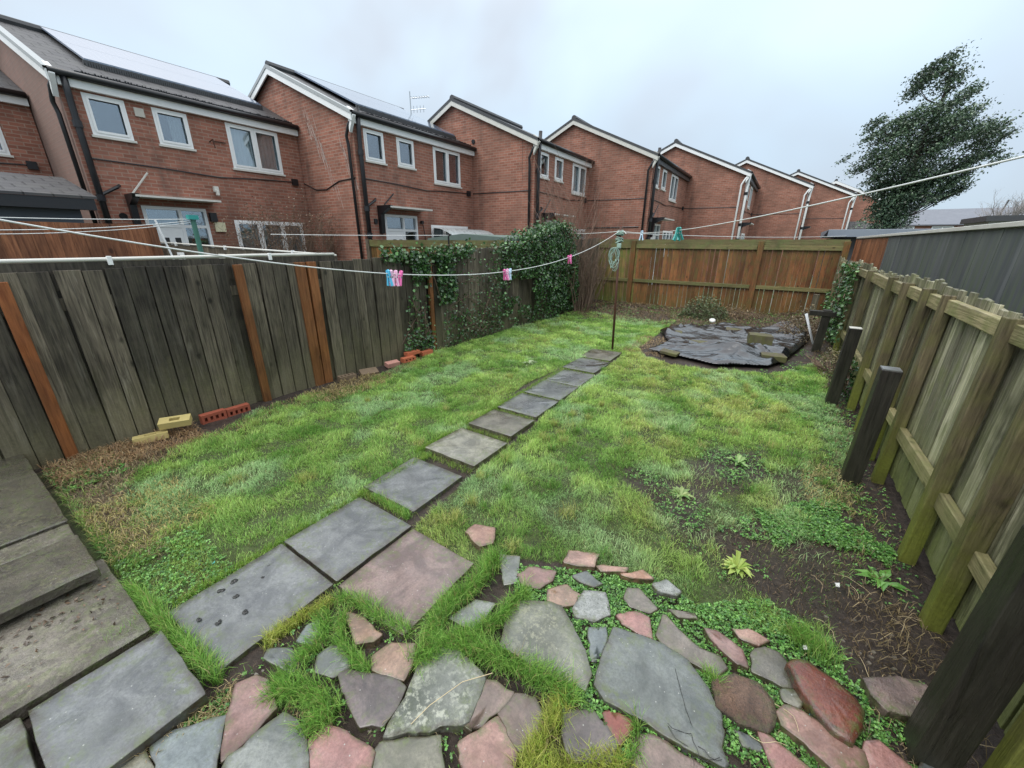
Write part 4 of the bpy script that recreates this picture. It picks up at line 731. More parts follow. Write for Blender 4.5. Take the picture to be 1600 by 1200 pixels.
# back fence
bf=thing('back_fence','orange brown board fence across the end of the garden, mossy at its left','fence',(0,BY,0)); mb=MB(); x=-5.9; gb_=MB()
while x<1.12:
    w=.095; g_=random.choice([.003,.006,.012,.018]); tl=random.gauss(0,.004); z0=-.22+.23*(x+5.9)/7.0+random.uniform(0,.05)
    (gb_ if x<-3.7 else mb).add([(x,.0,z0),(x+w,0,z0),(x+w,.018,z0),(x,.018,z0),(x+tl,0,1.82),(x+w+tl,0,1.82),(x+w+tl,.018,1.82),(x+tl,.018,1.82)],[(3,2,1,0),(4,5,6,7),(0,1,5,4),(1,2,6,5),(2,3,7,6),(3,0,4,7)],vcol(.15,.95)); x+=w+g_
mb.build('board_panel','wood_back',bf); tag(gb_.build('board_panel','wood_backgreen',bf),'algae green left bay of boards')
for z0,z1 in ((1.60,1.71),(.66,.75)):
    for a_,b_ in ((-5.9,-3.80),(-3.66,-.65),(-.51,1.1)): MB().box(a_,b_,-.05,-.003,z0,z1,c=vcol(.3,.7)).build('rail','wood_backrail',bf,bevel=.004)
MB().box(-5.9,1.12,-.014,-.004,1.715,1.84,c=(.35,.2,.3)).build('top_board','wood_backrail',bf)
for x in (-3.79,-.64,1.02): MB().box(x,x+.12,-.075,-.004,-.3,1.80,c=vcol(.3,.6)).build('post','wood_back',bf,bevel=.005)
# right fence: posts and rails towards us
rf=thing('picket_fence','low mossy green board fence along the right side, posts and rails facing inwards','fence',(0,0,0)); mb=MB(); y=.3
while y<11.9:
    w=random.uniform(.085,.11); z1=1.455+random.gauss(0,.012)+.03*math.sin(y*1.7); x0=1.0+random.uniform(0,.012); tl=random.gauss(-.004,.012)
    mb.add([(x0,y,.05),(x0+.018,y,.05),(x0+.018,y+w,.05),(x0,y+w,.05),(x0,y+tl,z1),(x0+.018,y+tl,z1),(x0+.018,y+w+tl,z1+random.gauss(0,.008)),(x0,y+w+tl,z1)],[(3,2,1,0),(4,5,6,7),(0,1,5,4),(1,2,6,5),(2,3,7,6),(3,0,4,7)],vcol(.15,1)); y+=w+random.uniform(.005,.016)
mb.build('board_panel','wood_green',rf,bevel=.003)
PY=[.55,1.55,2.33,2.86,3.86,4.30,4.95,5.62,6.9,8.1,9.3,10.6]
for i,py in enumerate(PY):
    h=1.43+random.gauss(0,.012); t=.075; lx=random.gauss(0,.006); d_=.075
    o=MB().add([(.915,py,-.1),(.915+d_,py,-.1),(.915+d_,py+t,-.1),(.915,py+t,-.1),(.915+lx,py-.03,h),(.915+d_,py-.03,h),(.915+d_,py+t-.03,h-.012),(.915+lx,py+t-.03,h)],[(3,2,1,0),(4,5,6,7),(0,1,5,4),(1,2,6,5),(2,3,7,6),(3,0,4,7)],vcol(.3,.7)).build('post','wood_greenpost',rf,bevel=.006)
for i in range(len(PY)-1):
    a_,b_=PY[i]+.1,PY[i+1]-.0
    for z in (1.30,.36): MB().box(.955,.999,a_,b_,z+random.gauss(0,.01),z+.10,c=vcol(.4,.9),rot=(random.gauss(0,.008),0,0)).build('rail','wood_greenrail',rf,bevel=.005)
# dark felt boarded wall beyond
df=thing('felt_wall','taller dark grey felted board wall with white capping, beyond the right fence','wall',(1.3,0,0)); mb=MB(); y=-.2
while y<8.6:
    w=random.uniform(.42,.5); mb.box(-.02+random.uniform(-.006,.0),.03,y,y+w-.006,.0,1.86,c=vcol(.2,.8)); y+=w*.8
    mb.box(-.026,.0,y-.03,y+.03,0,1.858,c=vcol(.2,1.))
mb.build('felt_sheet','felt',df); mb=MB(); y=8.62
while y<12.6: w=random.uniform(.15,.2); mb.box(-.02,0+random.uniform(0,.005),y,y+w,0,1.845,c=vcol(.2,.95)); y+=w+.004
mb.build('bare_boards','wood_orangefar',df); MB().box(-.05,.12,-.2,12.4,1.865,1.90,c=(.5,.5,.5)).build('capping','dirty_white',df,bevel=.004)
# short dark posts in a row
for i,(px,py,h,lab) in enumerate(((.78,1.60,.965,'nearest short black post by the right fence, cut off by the picture edge'),(.765,3.78,.90,'short black post with a white frosted top, second from the camera by the right fence'),(.77,5.72,.87,'short dark post leaning near the green fence, third from the camera, ivy at its foot'),(.72,8.35,.72,'furthest short dark post, carrying a stubby cross rail'))):
    t=thing('wooden_post',lab,'post',(px,py,0),'short dark posts along the right fence'); s_=.058
    MB().add([(-s_,-s_,-.1),(s_,-s_,-.1),(s_,s_,-.1),(-s_,s_,-.1),(-s_+.02,-s_,h),(s_+.02,-s_,h),(s_+.02,s_,h),(-s_+.02,s_,h)],[(3,2,1,0),(4,5,6,7),(0,1,5,4),(1,2,6,5),(2,3,7,6),(3,0,4,7)],vcol(.3,.6)).build('shaft','wood_black',t,bevel=.006)
    if i in (1,0,2): MB().box(-s_+.025,s_+.015,-s_+.006,s_-.006,h-.002,h+.006).build('pale_top','galv' if i<2 else 'dirty_white',t)
    if i==3: MB().box(-.22,.42,-.075,.03,h-.10,h-.02,c=vcol(.3,.6)).build('cross_rail','wood_black',t,bevel=.005)
o=MB().box(-.05,.05,-.05,.05,-.1,.55,c=vcol(.2,.5)).build('stub_post','wood_dark',bevel=.006); o.location=(.72,11.1,.15); tag(o,'small stub of a post in front of the back fence, right corner','post')
o=MB().add([(0,0,0),(.03,.01,.0),(-.16,.3,.50),(-.20,.28,.48)],[(0,1,2,3)]).build('metal_strip','galv'); o.location=(.68,8.75,.05); so_=o.modifiers.new('s','SOLIDIFY'); so_.thickness=.012; tag(o,'bent shiny metal strip leaning by the black sheet','metal strip')
# ================= CLOTHES POLE AND LINE =================
PT=Vector((-2.285,6.55,1.97)); P0=Vector((-2.23,6.55,0))
cp=thing('clothes_pole','tall rusty iron clothes pole at the end of the slab path','clothes pole',(0,0,0)); MB().tube([(-2.23,6.55,-.1),(-2.285,6.55,1.99)],.019,10,c=(.5,.5,.5)).build('pole','rust',cp,smooth=True)
MB().tube([(-2.34,6.55,1.86),(-2.23,6.55,1.875)],.012,6).build('cross_hook','rust',cp)
rc=thing('rope_tangle','tangle of pale green rope wound round the top of the rusty pole','rope',(PT.x,PT.y,1.86)); mb=MB()
for i in range(16):
    pts=[];r=random.uniform(.025,.06);z=random.uniform(-.10,.06);a0=random.uniform(0,6);tx,ty=random.uniform(-.6,.6),random.uniform(-.6,.6)
    for j in range(13): a_=a0+j*.52; pts.append((math.cos(a_)*r*(1+.3*math.sin(a0+j)),math.sin(a_)*r,z+math.cos(a_)*r*tx+math.sin(a_)*r*ty))
    mb.tube(pts,.0065,5)
mb.build('loops','rope_green',rc,smooth=True); MB().tube([(0,0,.03),(.07,0,.05),(.10,0,.02)],.008,5).build('loose_end','line_white',rc)
rc=thing('rope_coil','coil of pale green rope hanging from the rusty pole','rope',(PT.x+.0,PT.y-.04,1.64)); mb=MB()
for i in range(8):
    pts=[];w=random.uniform(.035,.09);h=random.uniform(.10,.19);th=random.uniform(-.25,.25)
    for j in range(17): a_=j/16*6.283; pts.append((-.05+math.cos(a_)*w+th*math.sin(a_)*h+random.gauss(0,.006),math.sin(a_*2+i)*.02,-h+.03+math.sin(a_)*h+random.gauss(0,.005)))
    mb.tube(pts,.0045,5)
mb.build('coil','rope_green',rc,smooth=True); MB().box(-.02,.05,-.02,.02,.02,.10).build('knot','rope_green',rc,bevel=.015)
def cat(a_,b_,low,n=44):
    a_=Vector(a_);b_=Vector(b_);pts=[]
    for i in range(n): t=i/(n-1);p=a_.lerp(b_,t);p.z-=low*4*t*(1-t);pts.append(p)
    return pts
L1=cat((-2.28,6.53,1.93),(-2.25,-.55,2.02),.50); L2=cat((-2.27,6.52,1.93),(1.45,-.6,2.12),.165)
tag(MB().tube(L1,.0036,6).build('clothesline','line_white',smooth=True),'long sagging clothesline from the rusty pole towards the left, with pegs on it','washing line')
tag(MB().tube(L2,.0025,6).build('clothesline','line_white',smooth=True),'clothesline rising from the rusty pole past the tree to the upper right','washing line')
line('washing_line',(-2.28,6.56,1.92),(-8.6,15.3,2.35),.12,.005,'line_white','thin pale line running from the rusty pole over the back left of the garden')
line('washing_line',(-2.28,6.56,1.90),(1.8,14.0,1.98),.07,.005,'line_white','thin pale line running from the rusty pole just above the back fence')
def at_y(L,y):
    for a_,b_ in zip(L,L[1:]):
        if (a_.y-y)*(b_.y-y)<=0: t=(y-a_.y)/(b_.y-a_.y); return a_.lerp(b_,t)
def peg(L,y,mat,label,tilt,group=None):
    p=at_y(L,y); t=thing('clothes_peg',label,'clothes peg',tuple(p),group); t.rotation_euler=(tilt,0,random.uniform(-.2,.2)); t.scale=(1.2,1.2,1.25); mb=MB()
    for s_ in (-1,1):
        mb.add([(s_*.002,-.006,.022),(s_*.012,-.006,-.022),(s_*.022,-.006,-.065),(s_*.010,-.006,-.068),(s_*.004,-.006,-.03),(s_*.002,.006,.022),(s_*.012,.006,-.022),(s_*.022,.006,-.065),(s_*.010,.006,-.068),(s_*.004,.006,-.03),(s_*.011,-.006,.016),(s_*.011,.006,.016)],
          [(0,10,1,4),(4,1,2,3),(5,9,6,11),(9,8,7,6),(10,11,6,1),(1,6,7,2),(2,7,8,3),(3,8,9,4),(4,9,5,0),(0,5,11,10)],(.5,.5,.5))
    mb.build('prongs',mat,t,bevel=.001); MB().tube([(-.012,0,-.018),(.012,0,-.018)],.006,8).build('spring','galv',t)
peg(L1,1.865,'peg_blue','blue peg, left end of the close row of pegs on the sagging line',.12); peg(L1,1.89,'peg_lpink','pale pink peg next to the blue one on the sagging line',.0); peg(L1,1.93,'peg_lpink','pale pink peg in the middle of the close row of pegs',-.1); peg(L1,1.975,'peg_pink','deep pink peg at the right end of the close row of pegs',-.35)
peg(L1,3.28,'peg_pink','deep pink peg of the trio before the ivy',.35); peg(L1,3.33,'peg_lpink','pale pink peg of the trio before the ivy',.0); peg(L1,3.38,'peg_pblue','pale blue peg of the trio before the ivy',-.2)
peg(L1,4.70,'peg_pink','single pink peg on the line left of the rusty pole, its prong to the left',.5); peg(L1,4.76,'peg_pink','single pink peg on the line left of the rusty pole, hanging straight',-.25)
peg(L2,5.02,'peg_pblue','pale blue peg hanging upright just right of the rusty pole',.0); 
for q,(yy,tl) in enumerate(((3.66,.5),(3.69,.1),(3.715,-.4))): peg(L2,yy,'peg_green',('left','middle','right')[q]+' dark green peg of the cluster above the back fence',tl)
# ================= BRICKS =================
def holed(name,L,D,H,mat,loc,rz,label,holes=0,frog=False,cat='brick',rx=0,group=None,parent=None,hside='front'):
    """brick L(x) D(y) H(z); real square recesses on the front (-y) or top face"""
    mb=MB(); c_=(.5,.5,.5); mb.add([(-L/2,D/2,0),(L/2,D/2,0),(L/2,D/2,H),(-L/2,D/2,H),(-L/2,-D/2,0),(L/2,-D/2,0),(L/2,-D/2,H),(-L/2,-D/2,H)],[(1,0,3,2),(4,0,1,5),(0,4,7,3),(5,1,2,6)]+([(7,6,2,3)] if hside=='front' else [(4,5,6,7)]),c_)
    xs=[-L/2]; hw=L/(holes*2+1)
    for i in range(holes): xs+=[-L/2+hw*(2*i+1),-L/2+hw*(2*i+2)]
    xs.append(L/2)
    if hside=='front': P=lambda u,v,w:(u,-D/2+w,v*H)
    else: P=lambda u,v,w:(u,-D/2+v*D,H-w)
    vs=[0,.28,.72,1.]
    for i in range(len(xs)-1):
        for j in range(3):
            u0,u1,v0,v1=xs[i],xs[i+1],vs[j],vs[j+1]
            if i%2==1 and j==1:
                w=.05 if hside=='front' else .04
                q=[P(u0,v0,0),P(u1,v0,0),P(u1,v1,0),P(u0,v1,0),P(u0,v0,w),P(u1,v0,w),P(u1,v1,w),P(u0,v1,w)]; mb.add(q,[(0,1,5,4),(1,2,6,5),(2,3,7,6),(3,0,4,7),(4,5,6,7)],c_)
            else: mb.add([P(u0,v0,0),P(u1,v0,0),P(u1,v1,0),P(u0,v1,0)],[(0,1,2,3)],c_)
    if frog: pass
    o=mb.build(name,mat,parent); o.location=loc; o.rotation_euler=(rx,0,rz); return tag(o,label,cat,group)
RZ=R(90)
yb=holed('brick',.24,.105,.065,'brick_yellow',(-4.60,1.08,.075),R(62),'yellow brick with a shallow trough, resting tilted on the others by the left fence',holes=1,rx=.25,hside='top')
yb.scale=(1,1.,1.); 
holed('brick',.25,.11,.06,'brick_yellow',(-4.63,.88,-.02),R(75),'yellow brick lying half sunk in the straw below the tilted yellow one',holes=1,rx=-.1,hside='top')
holed('brick',.22,.075,.10,'brick_red',(-4.66,1.40,-.03),R(88),'dark red perforated brick on edge, right next to the yellow bricks',holes=4)
holed('brick',.22,.075,.10,'brick_red',(-4.66,1.63,-.045),R(88),'dark red perforated brick, second from the yellow bricks, sunk in the grass',holes=4)
holed('brick',.22,.105,.07,'brick_brown',(-4.66,2.98,-.03),R(80),'brown perforated brick lying at the foot of the twin orange boards',holes=4,hside='top')
holed('brick',.24,.14,.05,'brick_brown',(-4.62,3.30,-.02),R(70),'flat grey brown brick with moss, between the perforated brick and the pink lump',holes=0,rx=.3)
holed('brick',.20,.10,.065,'brick_pinkish',(-4.62,3.72,-.01),R(80),'pinkish broken brick in the row by the left fence',holes=0,rx=.2)
holed('brick',.22,.10,.07,'brick_orange',(-4.60,4.02,-.01),R(84),'orange perforated brick below the flat orange one',holes=3,hside='front')
holed('brick',.25,.11,.05,'brick_orange',(-4.68,4.18,.055),R(90),'flat bright orange brick topmost in the pile by the left fence',holes=0)
holed('brick',.22,.10,.065,'brick_orange',(-4.66,4.46,-.01),R(86),'dull orange brick beside the orange post, right end of the brick row',holes=0)
# ================= TARPAULIN =================
def ridge(x,y,s,seed): return 1-abs(2*vn(x,y,s,seed)-1)
nx_,ny_=150,190; xs=np.linspace(-2.0,.8,nx_);ys=np.linspace(6.4,10.45,ny_); XX,YY=np.meshgrid(xs,ys); ins=inpoly(XX.ravel(),YY.ravel(),TARP).reshape(XX.shape); dd_=dpoly(XX.ravel(),YY.ravel(),TARP).reshape(XX.shape)
wx=XX+.25*(fbm(XX,YY,1.6,2,3)-.5); wy=YY+.35*(fbm(XX,YY,1.6,2,8)-.5)
def rot(a_): return wx*math.cos(a_)+wy*math.sin(a_),-wx*math.sin(a_)+wy*math.cos(a_)
zz=np.full(XX.shape,.012)
for a_,fu,fv,am,po,sd in ((.25,.8,2.6,.085,4,1),(1.15,.7,3.0,.05,5,4),(-.5,1.,4.2,.045,5,9),(.7,1.6,7.,.016,4,13)):
    u,v_=rot(a_); zz=zz+am*ridge(u*fu,v_*fv,1.,sd)**po*np.clip(fbm(XX,YY,1.1,2,sd+40)*2.2-.5,.1,1)
zz=zz+.09*np.exp(-(((XX+.45)/.3)**2+((YY-7.35)/.25)**2))+.09*np.exp(-(((XX-.25)/.45)**2+((YY-10.1)/.14)**2)); zz=zz*1.35*np.clip(dd_/.10,.08,1)+gh(XX,YY)*.3+.06+.7*float(gh(-.6,8.4))+.35*np.maximum(gh(XX,YY)-float(gh(-.6,8.4)),0)*1.0
idx=np.arange(nx_*ny_).reshape(ny_,nx_); ok=(ins[:-1,:-1]&ins[1:,:-1]&ins[:-1,1:]&ins[1:,1:]).ravel(); Q=np.stack([idx[:-1,:-1].ravel(),idx[:-1,1:].ravel(),idx[1:,1:].ravel(),idx[1:,:-1].ravel()],1)[ok]
us=np.unique(Q); rm=np.zeros(nx_*ny_,int); rm[us]=np.arange(len(us)); V=np.stack([XX.ravel(),YY.ravel(),zz.ravel()],1)[us]
o=npmesh('plastic_sheet',V,[rm[Q]],.5,'tarp',smooth=True,loc=(-.6,8.5,0)); tag(o,'crumpled black plastic sheet weighed down with blocks at the back of the lawn','plastic sheet'); s_=o.modifiers.new('s','SOLIDIFY'); s_.thickness=.003
for (x_,y_,w,d_,h,rz,lab) in ((-.62,9.35,.30,.22,.05,.1,'flat mossy block at the far side of the black sheet'),(-.12,8.2,.36,.30,.22,.15,'biggest cube-like mossy block standing on the black sheet'),(-1.02,7.75,.40,.26,.05,.25,'wide flat mossy block on the left part of the black sheet'),(.12,7.35,.34,.22,.09,.2,'dark mossy block at the near right corner of the black sheet'),(-1.32,6.75,.28,.16,.05,-.1,'grassy block at the near left corner of the black sheet'),(-1.62,8.35,.34,.24,.06,.2,'thin mossy block at the far left of the black sheet')):
    mb=MB(); mb.prism(roughpoly([(-w/2,-d_/2),(w/2,-d_/2),(w/2,d_/2),(-w/2,d_/2)],.006,.08),0,h,(.5,.5,.5)); o=mb.build('mossy_block','mossy_block',bevel=.012); o.location=(x_,y_,float(gh(x_,y_))+.05); o.rotation_euler=(random.gauss(0,.05),random.gauss(0,.05),rz); tag(o,lab,'concrete block')
mb=MB(); V=[(math.cos(a_*.524)*r,math.sin(a_*.524)*r,z) for r,z in ((.06,0),(.07,.02),(.05,.035),(.02,.03)) for a_ in range(12)]; F=[(j*12+i,j*12+(i+1)%12,(j+1)*12+(i+1)%12,(j+1)*12+i) for j in range(3) for i in range(12)]+[tuple(36+i for i in range(12))]
o=mb.add(V,F,(.5,.5,.5)).build('food_tub','white_bits',smooth=True); o.location=(-1.12,9.86,.10); o.rotation_euler=(.5,.1,0); tag(o,'round white plastic tub at the far edge of the black sheet','tub')
# ================= HOUSES =================
def wall_holes(mb,plane,a0,a1,z0,z1,holes,depth,flip=False):
    """wall in plane x=plane, y from a0..a1, with rectangular holes and reveals going to -x"""
    ys=sorted({a0,a1,*[h[0] for h in holes],*[h[1] for h in holes]}); zs=sorted({z0,z1,*[h[2] for h in holes],*[h[3] for h in holes]})
    for i in range(len(ys)-1):
        for j in range(len(zs)-1):
            cy,cz=(ys[i]+ys[i+1])/2,(zs[j]+zs[j+1])/2
            if any(h[0]<cy<h[1] and h[2]<cz<h[3] for h in holes): continue
            mb.add([(plane,ys[i],zs[j]),(plane,ys[i+1],zs[j]),(plane,ys[i+1],zs[j+1]),(plane,ys[i],zs[j+1])],[(0,1,2,3)],(.5,.5,.5))
    for h in holes:
        y0,y1,z0_,z1_=h; x0,x1=plane,plane-depth
        mb.add([(x0,y0,z0_),(x0,y1,z0_),(x0,y1,z1_),(x0,y0,z1_),(x1,y0,z0_),(x1,y1,z0_),(x1,y1,z1_),(x1,y0,z1_)],[(0,4,5,1),(1,5,6,2),(2,6,7,3),(3,7,4,0)],(.5,.5,.5))
def window(root,y0,y1,z0,z1,n,curt,sill=True):
    fr=MB(); t=.058; X0,X1=-.06,.006
    fr.box(X0,X1,y0,y1,z1-t,z1).box(X0,X1,y0,y1,z0,z0+t).box(X0,X1,y0,y0+t,z0+t,z1-t).box(X0,X1,y1-t,y1,z0+t,z1-t)
    for i in range(1,n): yy=y0+(y1-y0)*i/n; fr.box(X0,X1,yy-t*.6,yy+t*.6,z0+t,z1-t)
    for i in range(n): # opening sash
        a_=y0+(y1-y0)*i/n+(t if i==0 else t*.6); b_=y0+(y1-y0)*(i+1)/n-(t if i==n-1 else t*.6)
        fr.box(X1,X1+.014,a_,b_,z1-t-.03,z1-t+.012).box(X1,X1+.014,a_,b_,z0+t-.012,z0+t+.03).box(X1,X1+.014,a_-.012,a_+.03,z0+t+.03,z1-t-.03).box(X1,X1+.014,b_-.03,b_+.012,z0+t+.03,z1-t-.03)
    f=fr.build('window','upvc',root)
    MB().box(-.05,-.042,y0+t,y1-t,z0+t,z1-t).build('pane','glass',f)
    if sill: MB().box(-.10,.045,y0-.03,y1+.03,z0-.045,z0-.003).build('sill','dirty_white',f)
    MB().add([(-.45,y0-.3,z0-.3),(-.45,y1+.3,z0-.3),(-.45,y1+.3,z1+.3),(-.45,y0-.3,z1+.3)],[(0,1,2,3)]).build('room','interior',f)
    for (a_,b_,z_,m_) in curt:
        mb=MB(); N=int((b_-a_)*40)+2; V=[];
        for i in range(N+1): yy=y0+(y1-y0)*(a_+(b_-a_)*i/N); xx=-.095+.016*math.sin(i*1.9); V+=[(xx,yy,z0),(xx,yy,z0+(z1-z0)*z_)]
        mb.add(V,[(2*i,2*i+2,2*i+3,2*i+1) for i in range(N)]); mb.build('curtain',m_,f)
    return f
HE=4.62; S_=.453; DP=6.4
def rz_(x): return 4.70+(.12-x)*S_ if x>-3.2 else 4.70+(.12+3.2)*S_-(-3.2-x)*S_
def house(k,X,Y,w,lab,gcol='upvc',detail=2,solar=None,whitepipe=False,curt=None,tilecol='roof_tile'):
    root=thing('terraced_house',lab,'house',(X,Y,0),'row of staggered brick terraced houses')
    wins=[(.30,.93,3.72,4.44,1),(1.37,2.0,3.74,4.44,1),(2.78,4.02,3.46,4.45,2),(2.52,4.32,1.15,2.24,3)]; door=(.72,1.94,.05,2.46)
    if w<4.4: wins=[(a_*.97,b_*.97,c_,d_,n) for a_,b_,c_,d_,n in wins]
    holes=[(a_,b_,c_,d_) for a_,b_,c_,d_,_ in wins]+[door]
    mb=MB(); wall_holes(mb,0,0,w,-.35,HE,holes,.14)
    rg=rz_(-3.2)-.1; gab=[(0,0,-.35),(-DP,0,-.35),(-DP,0,HE),(-3.2,0,rg),(0,0,HE)]
    if k!=0: mb.add(gab,[(0,1,2,3,4)][:1],(.5,.5,.5))
    mb.add([(a_,w,c_) for a_,b_,c_ in gab],[(4,3,2,1,0)],(.5,.5,.5)); mb.add([(-DP,0,-.35),(-DP,w,-.35),(-DP,w,HE),(-DP,0,HE)],[(3,2,1,0)],(.5,.5,.5))
    mb.build('wall','brick',root,uv='wall')
    if k==0: tag(MB().add(gab,[(0,1,2,3,4)],(.5,.5,.5)).build('gable_wall','brick_dull',root,uv='wall'),'dull stained gable wall')
    y0,y1=-.10,w-.002; th=.09; xe=.13; mb=MB()
    for sgn in (0,1):
        if sgn==0: A=(xe,rz_(xe));B=(-3.2,rz_(-3.2))
        else: A=(-DP-.2,rz_(-DP-.2));B=(-3.2,rz_(-3.2))
        mb.add([(A[0],y0,A[1]-th),(A[0],y1,A[1]-th),(B[0],y1,B[1]-th),(B[0],y0,B[1]-th),(A[0],y0,A[1]),(A[0],y1,A[1]),(B[0],y1,B[1]),(B[0],y0,B[1])],[(3,2,1,0),(4,5,6,7),(0,1,5,4),(1,2,6,5),(2,3,7,6),(3,0,4,7)],(.5,.5,.5))
    rf_=mb.build('roof',tilecol,root,uv='roof'); MB().tube([(-3.2,y0,rg+.13),(-3.2,y1,rg+.13)],.10,8).build('ridge_tiles','fascia_dark',rf_)
    # verge boards
    mb=MB(); h=.17
    for A,B in (((.16,rz_(.16)),(-3.2,rz_(-3.2))),((-DP-.2,rz_(-DP-.2)),(-3.2,rz_(-3.2)))):
        mb.add([(A[0],-.135,A[1]-h-.02),(B[0],-.135,B[1]-h-.02),(B[0],-.135,B[1]-.02),(A[0],-.135,A[1]-.02),(A[0],-.105,A[1]-h-.02),(B[0],-.105,B[1]-h-.02),(B[0],-.105,B[1]-.02),(A[0],-.105,A[1]-.02)],[(0,1,2,3),(7,6,5,4),(0,4,5,1),(3,2,6,7),(0,3,7,4),(1,5,6,2)],(.5,.5,.5))
    mb.build('bargeboard',gcol,root)
    if detail>=1:
        mb=MB(); 
        for A,B in (((.17,rz_(.17)),(-3.2,rz_(-3.2))),((-DP-.2,rz_(-DP-.2)),(-3.2,rz_(-3.2)))): mb.add([(A[0],-.15,A[1]-.05),(B[0],-.15,B[1]-.05),(B[0],-.15,B[1]+.03),(A[0],-.15,A[1]+.03),(A[0],-.02,A[1]+.03),(B[0],-.02,B[1]+.03)],[(0,1,2,3),(3,2,5,4)],(.5,.5,.5))
        mb.build('verge_tiles','grey_trim' if k<=1 else 'fascia_dark',root)
        MB().add([(0,-.10,HE-.35),(.2,-.10,HE-.02),(.2,-.10,HE+.08),(0,-.10,HE+.2),(0,-.02,HE-.35),(.2,-.02,HE-.02),(.2,-.02,HE+.08),(0,-.02,HE+.2)],[(0,1,2,3),(7,6,5,4),(0,4,5,1),(1,5,6,2),(3,2,6,7)]).build('box_end',gcol,root)
    MB().box(.001,.10,0,w-.01,HE-.15,HE-.01).build('fascia','upvc' if k<3 else 'fascia_dark',root)
    MB().box(.02,.13,0,w-.01,HE+.0,HE+.025).build('soffit','fascia_dark',root)
    MB().tube([(.16,-.1,HE+.045),(.16,w-.02,HE+.045)],.058,8).build('gutter','black_plastic',root,smooth=True)
    cs=curt or [[],[],[],[]]
    for (a_,b_,c_,d_,n),cu in zip(wins,cs): window(root,a_,b_,c_,d_,n,cu,sill=(c_>2))
    # door set: leaf left, sidelight right, two transoms
    a_,b_,c_,d_=door; t=.065; m_=a_+.68; zt=2.02; mb=MB(); X0,X1=-.06,.012
    mb.box(X0,X1,a_,b_,d_-t,d_).box(X0,X1,a_,a_+t,c_,d_-t).box(X0,X1,b_-t,b_,c_,d_-t).box(X0,X1,a_+t,b_-t,zt,zt+t).box(X0,X1,m_-t/2,m_+t/2,c_,zt).box(X0,X1,m_-t/2,m_+t/2,zt+t,d_-t).box(X0,X1,m_+t/2,b_-t,c_,c_+.5)
    dr=mb.build('door_frame','upvc',root); MB().box(-.05,-.042,a_+t,b_-t,zt+t,d_-t).build('transom_pane','glass',dr); MB().box(-.05,-.042,m_+t/2,b_-t,c_+.5,zt).build('side_pane','glass',dr)
    MB().box(-.03,-.002,a_+t,m_-t/2,c_,zt).build('door','upvc',dr); mb=MB()
    for u in (.18,.40): mb.box(-.0015,.004,a_+t+u,a_+t+u+.11,1.2,1.8)
    mb.build('door_glazing','interior',dr); MB().add([(-.5,a_-.2,0),(-.5,b_+.2,0),(-.5,b_+.2,2.6),(-.5,a_-.2,2.6)],[(0,1,2,3)]).build('hall','interior',dr)
    if detail>=1:
        pm='upvc' if whitepipe else 'black_plastic'
        p=MB().tube([(.13,.10,HE+{1:.18,2:.30,3:.30}.get(k,.06)),(.10,.10,HE-.3),(.085,.10,3.9),(.085,.10,-.3)],.055,8).build('soil_pipe',pm if k>=4 else 'black_plastic',root,smooth=True)
        [MB().tube([(.085,.10,z-.06),(.085,.10,z+.06)],.072,8).build('collar','black_plastic',p) for z in (3.85,2.55,1.9)]
        MB().tube([(.085,.10,2.6),(.09,.40,2.78),(.02,.46,2.82)],.032,6).build('waste_branch','black_plastic',root)
        MB().tube([(.14,-.02,HE),(-.02,-.09,HE-.18),(-.14,-.10,HE-.42),(-.14,-.07,HE-.6),(-.14,-.06,1.9 if k==0 else -.3)],.038,8).build('downpipe',pm,root,smooth=True)
        MB().tube([(.02,.15,3.28),(.02,1.2,3.26),(.02,2.4,3.20),(.02,3.2,3.26),(.02,w-.35,3.30)],.014,5).build('cable','black_plastic',root)
        if k>=1: MB().tube([(-2.46,-.01,3.30),(-1.9,-.015,3.1),(-1.4,-.015,3.08),(-.8,-.015,3.25),(-.1,-.015,3.28)] if k==1 else [(-2.46,-.01,3.32),(-.1,-.015,3.30)],.014,5).build('gable_cable','black_plastic',root)
        MB().box(0.001,.06,w-.36,w-.2,3.22,3.38).build('junction_box','black_plastic',root)
        MB().box(.001,.5,.55,2.12,2.60,2.64).build('canopy','dirty_white',root); MB().add([(.001,.50,2.66),(.5,.50,2.66),(.45,.50,2.58),(.14,.50,2.45),(.10,.50,1.95),(.001,.50,1.95)]+[(a__,.62,c__) for a__,c__ in ((.001,2.66),(.5,2.66),(.45,2.58),(.14,2.45),(.10,1.95),(.001,1.95))],[(0,1,2,3,4,5),(11,10,9,8,7,6),(0,6,7,1),(1,7,8,2),(2,8,9,3),(3,9,10,4)]).build('canopy_bracket','black_plastic',root)
        MB().tube([(.02,.62,2.66),(.08,.98,3.12)] if k!=1 else [(.02,.75,2.7),(.02,1.1,3.0)],.018,5).build('stay_rod','dirty_white' if k==0 else 'black_plastic',root)
    if k>=2 and k<=5: # gable vent
        MB().tube([(-2.4 if k==2 else -3.0,-.03,4.9),(-2.4 if k==2 else -3.0,.02,4.9)],.07,8).build('gable_vent','black_plastic',root)
    if k==3:
        MB().tube([(-2.4,-.02,2.3),(-.3,-.02,2.32)],.02,5).build('wall_pipe','black_plastic',root)
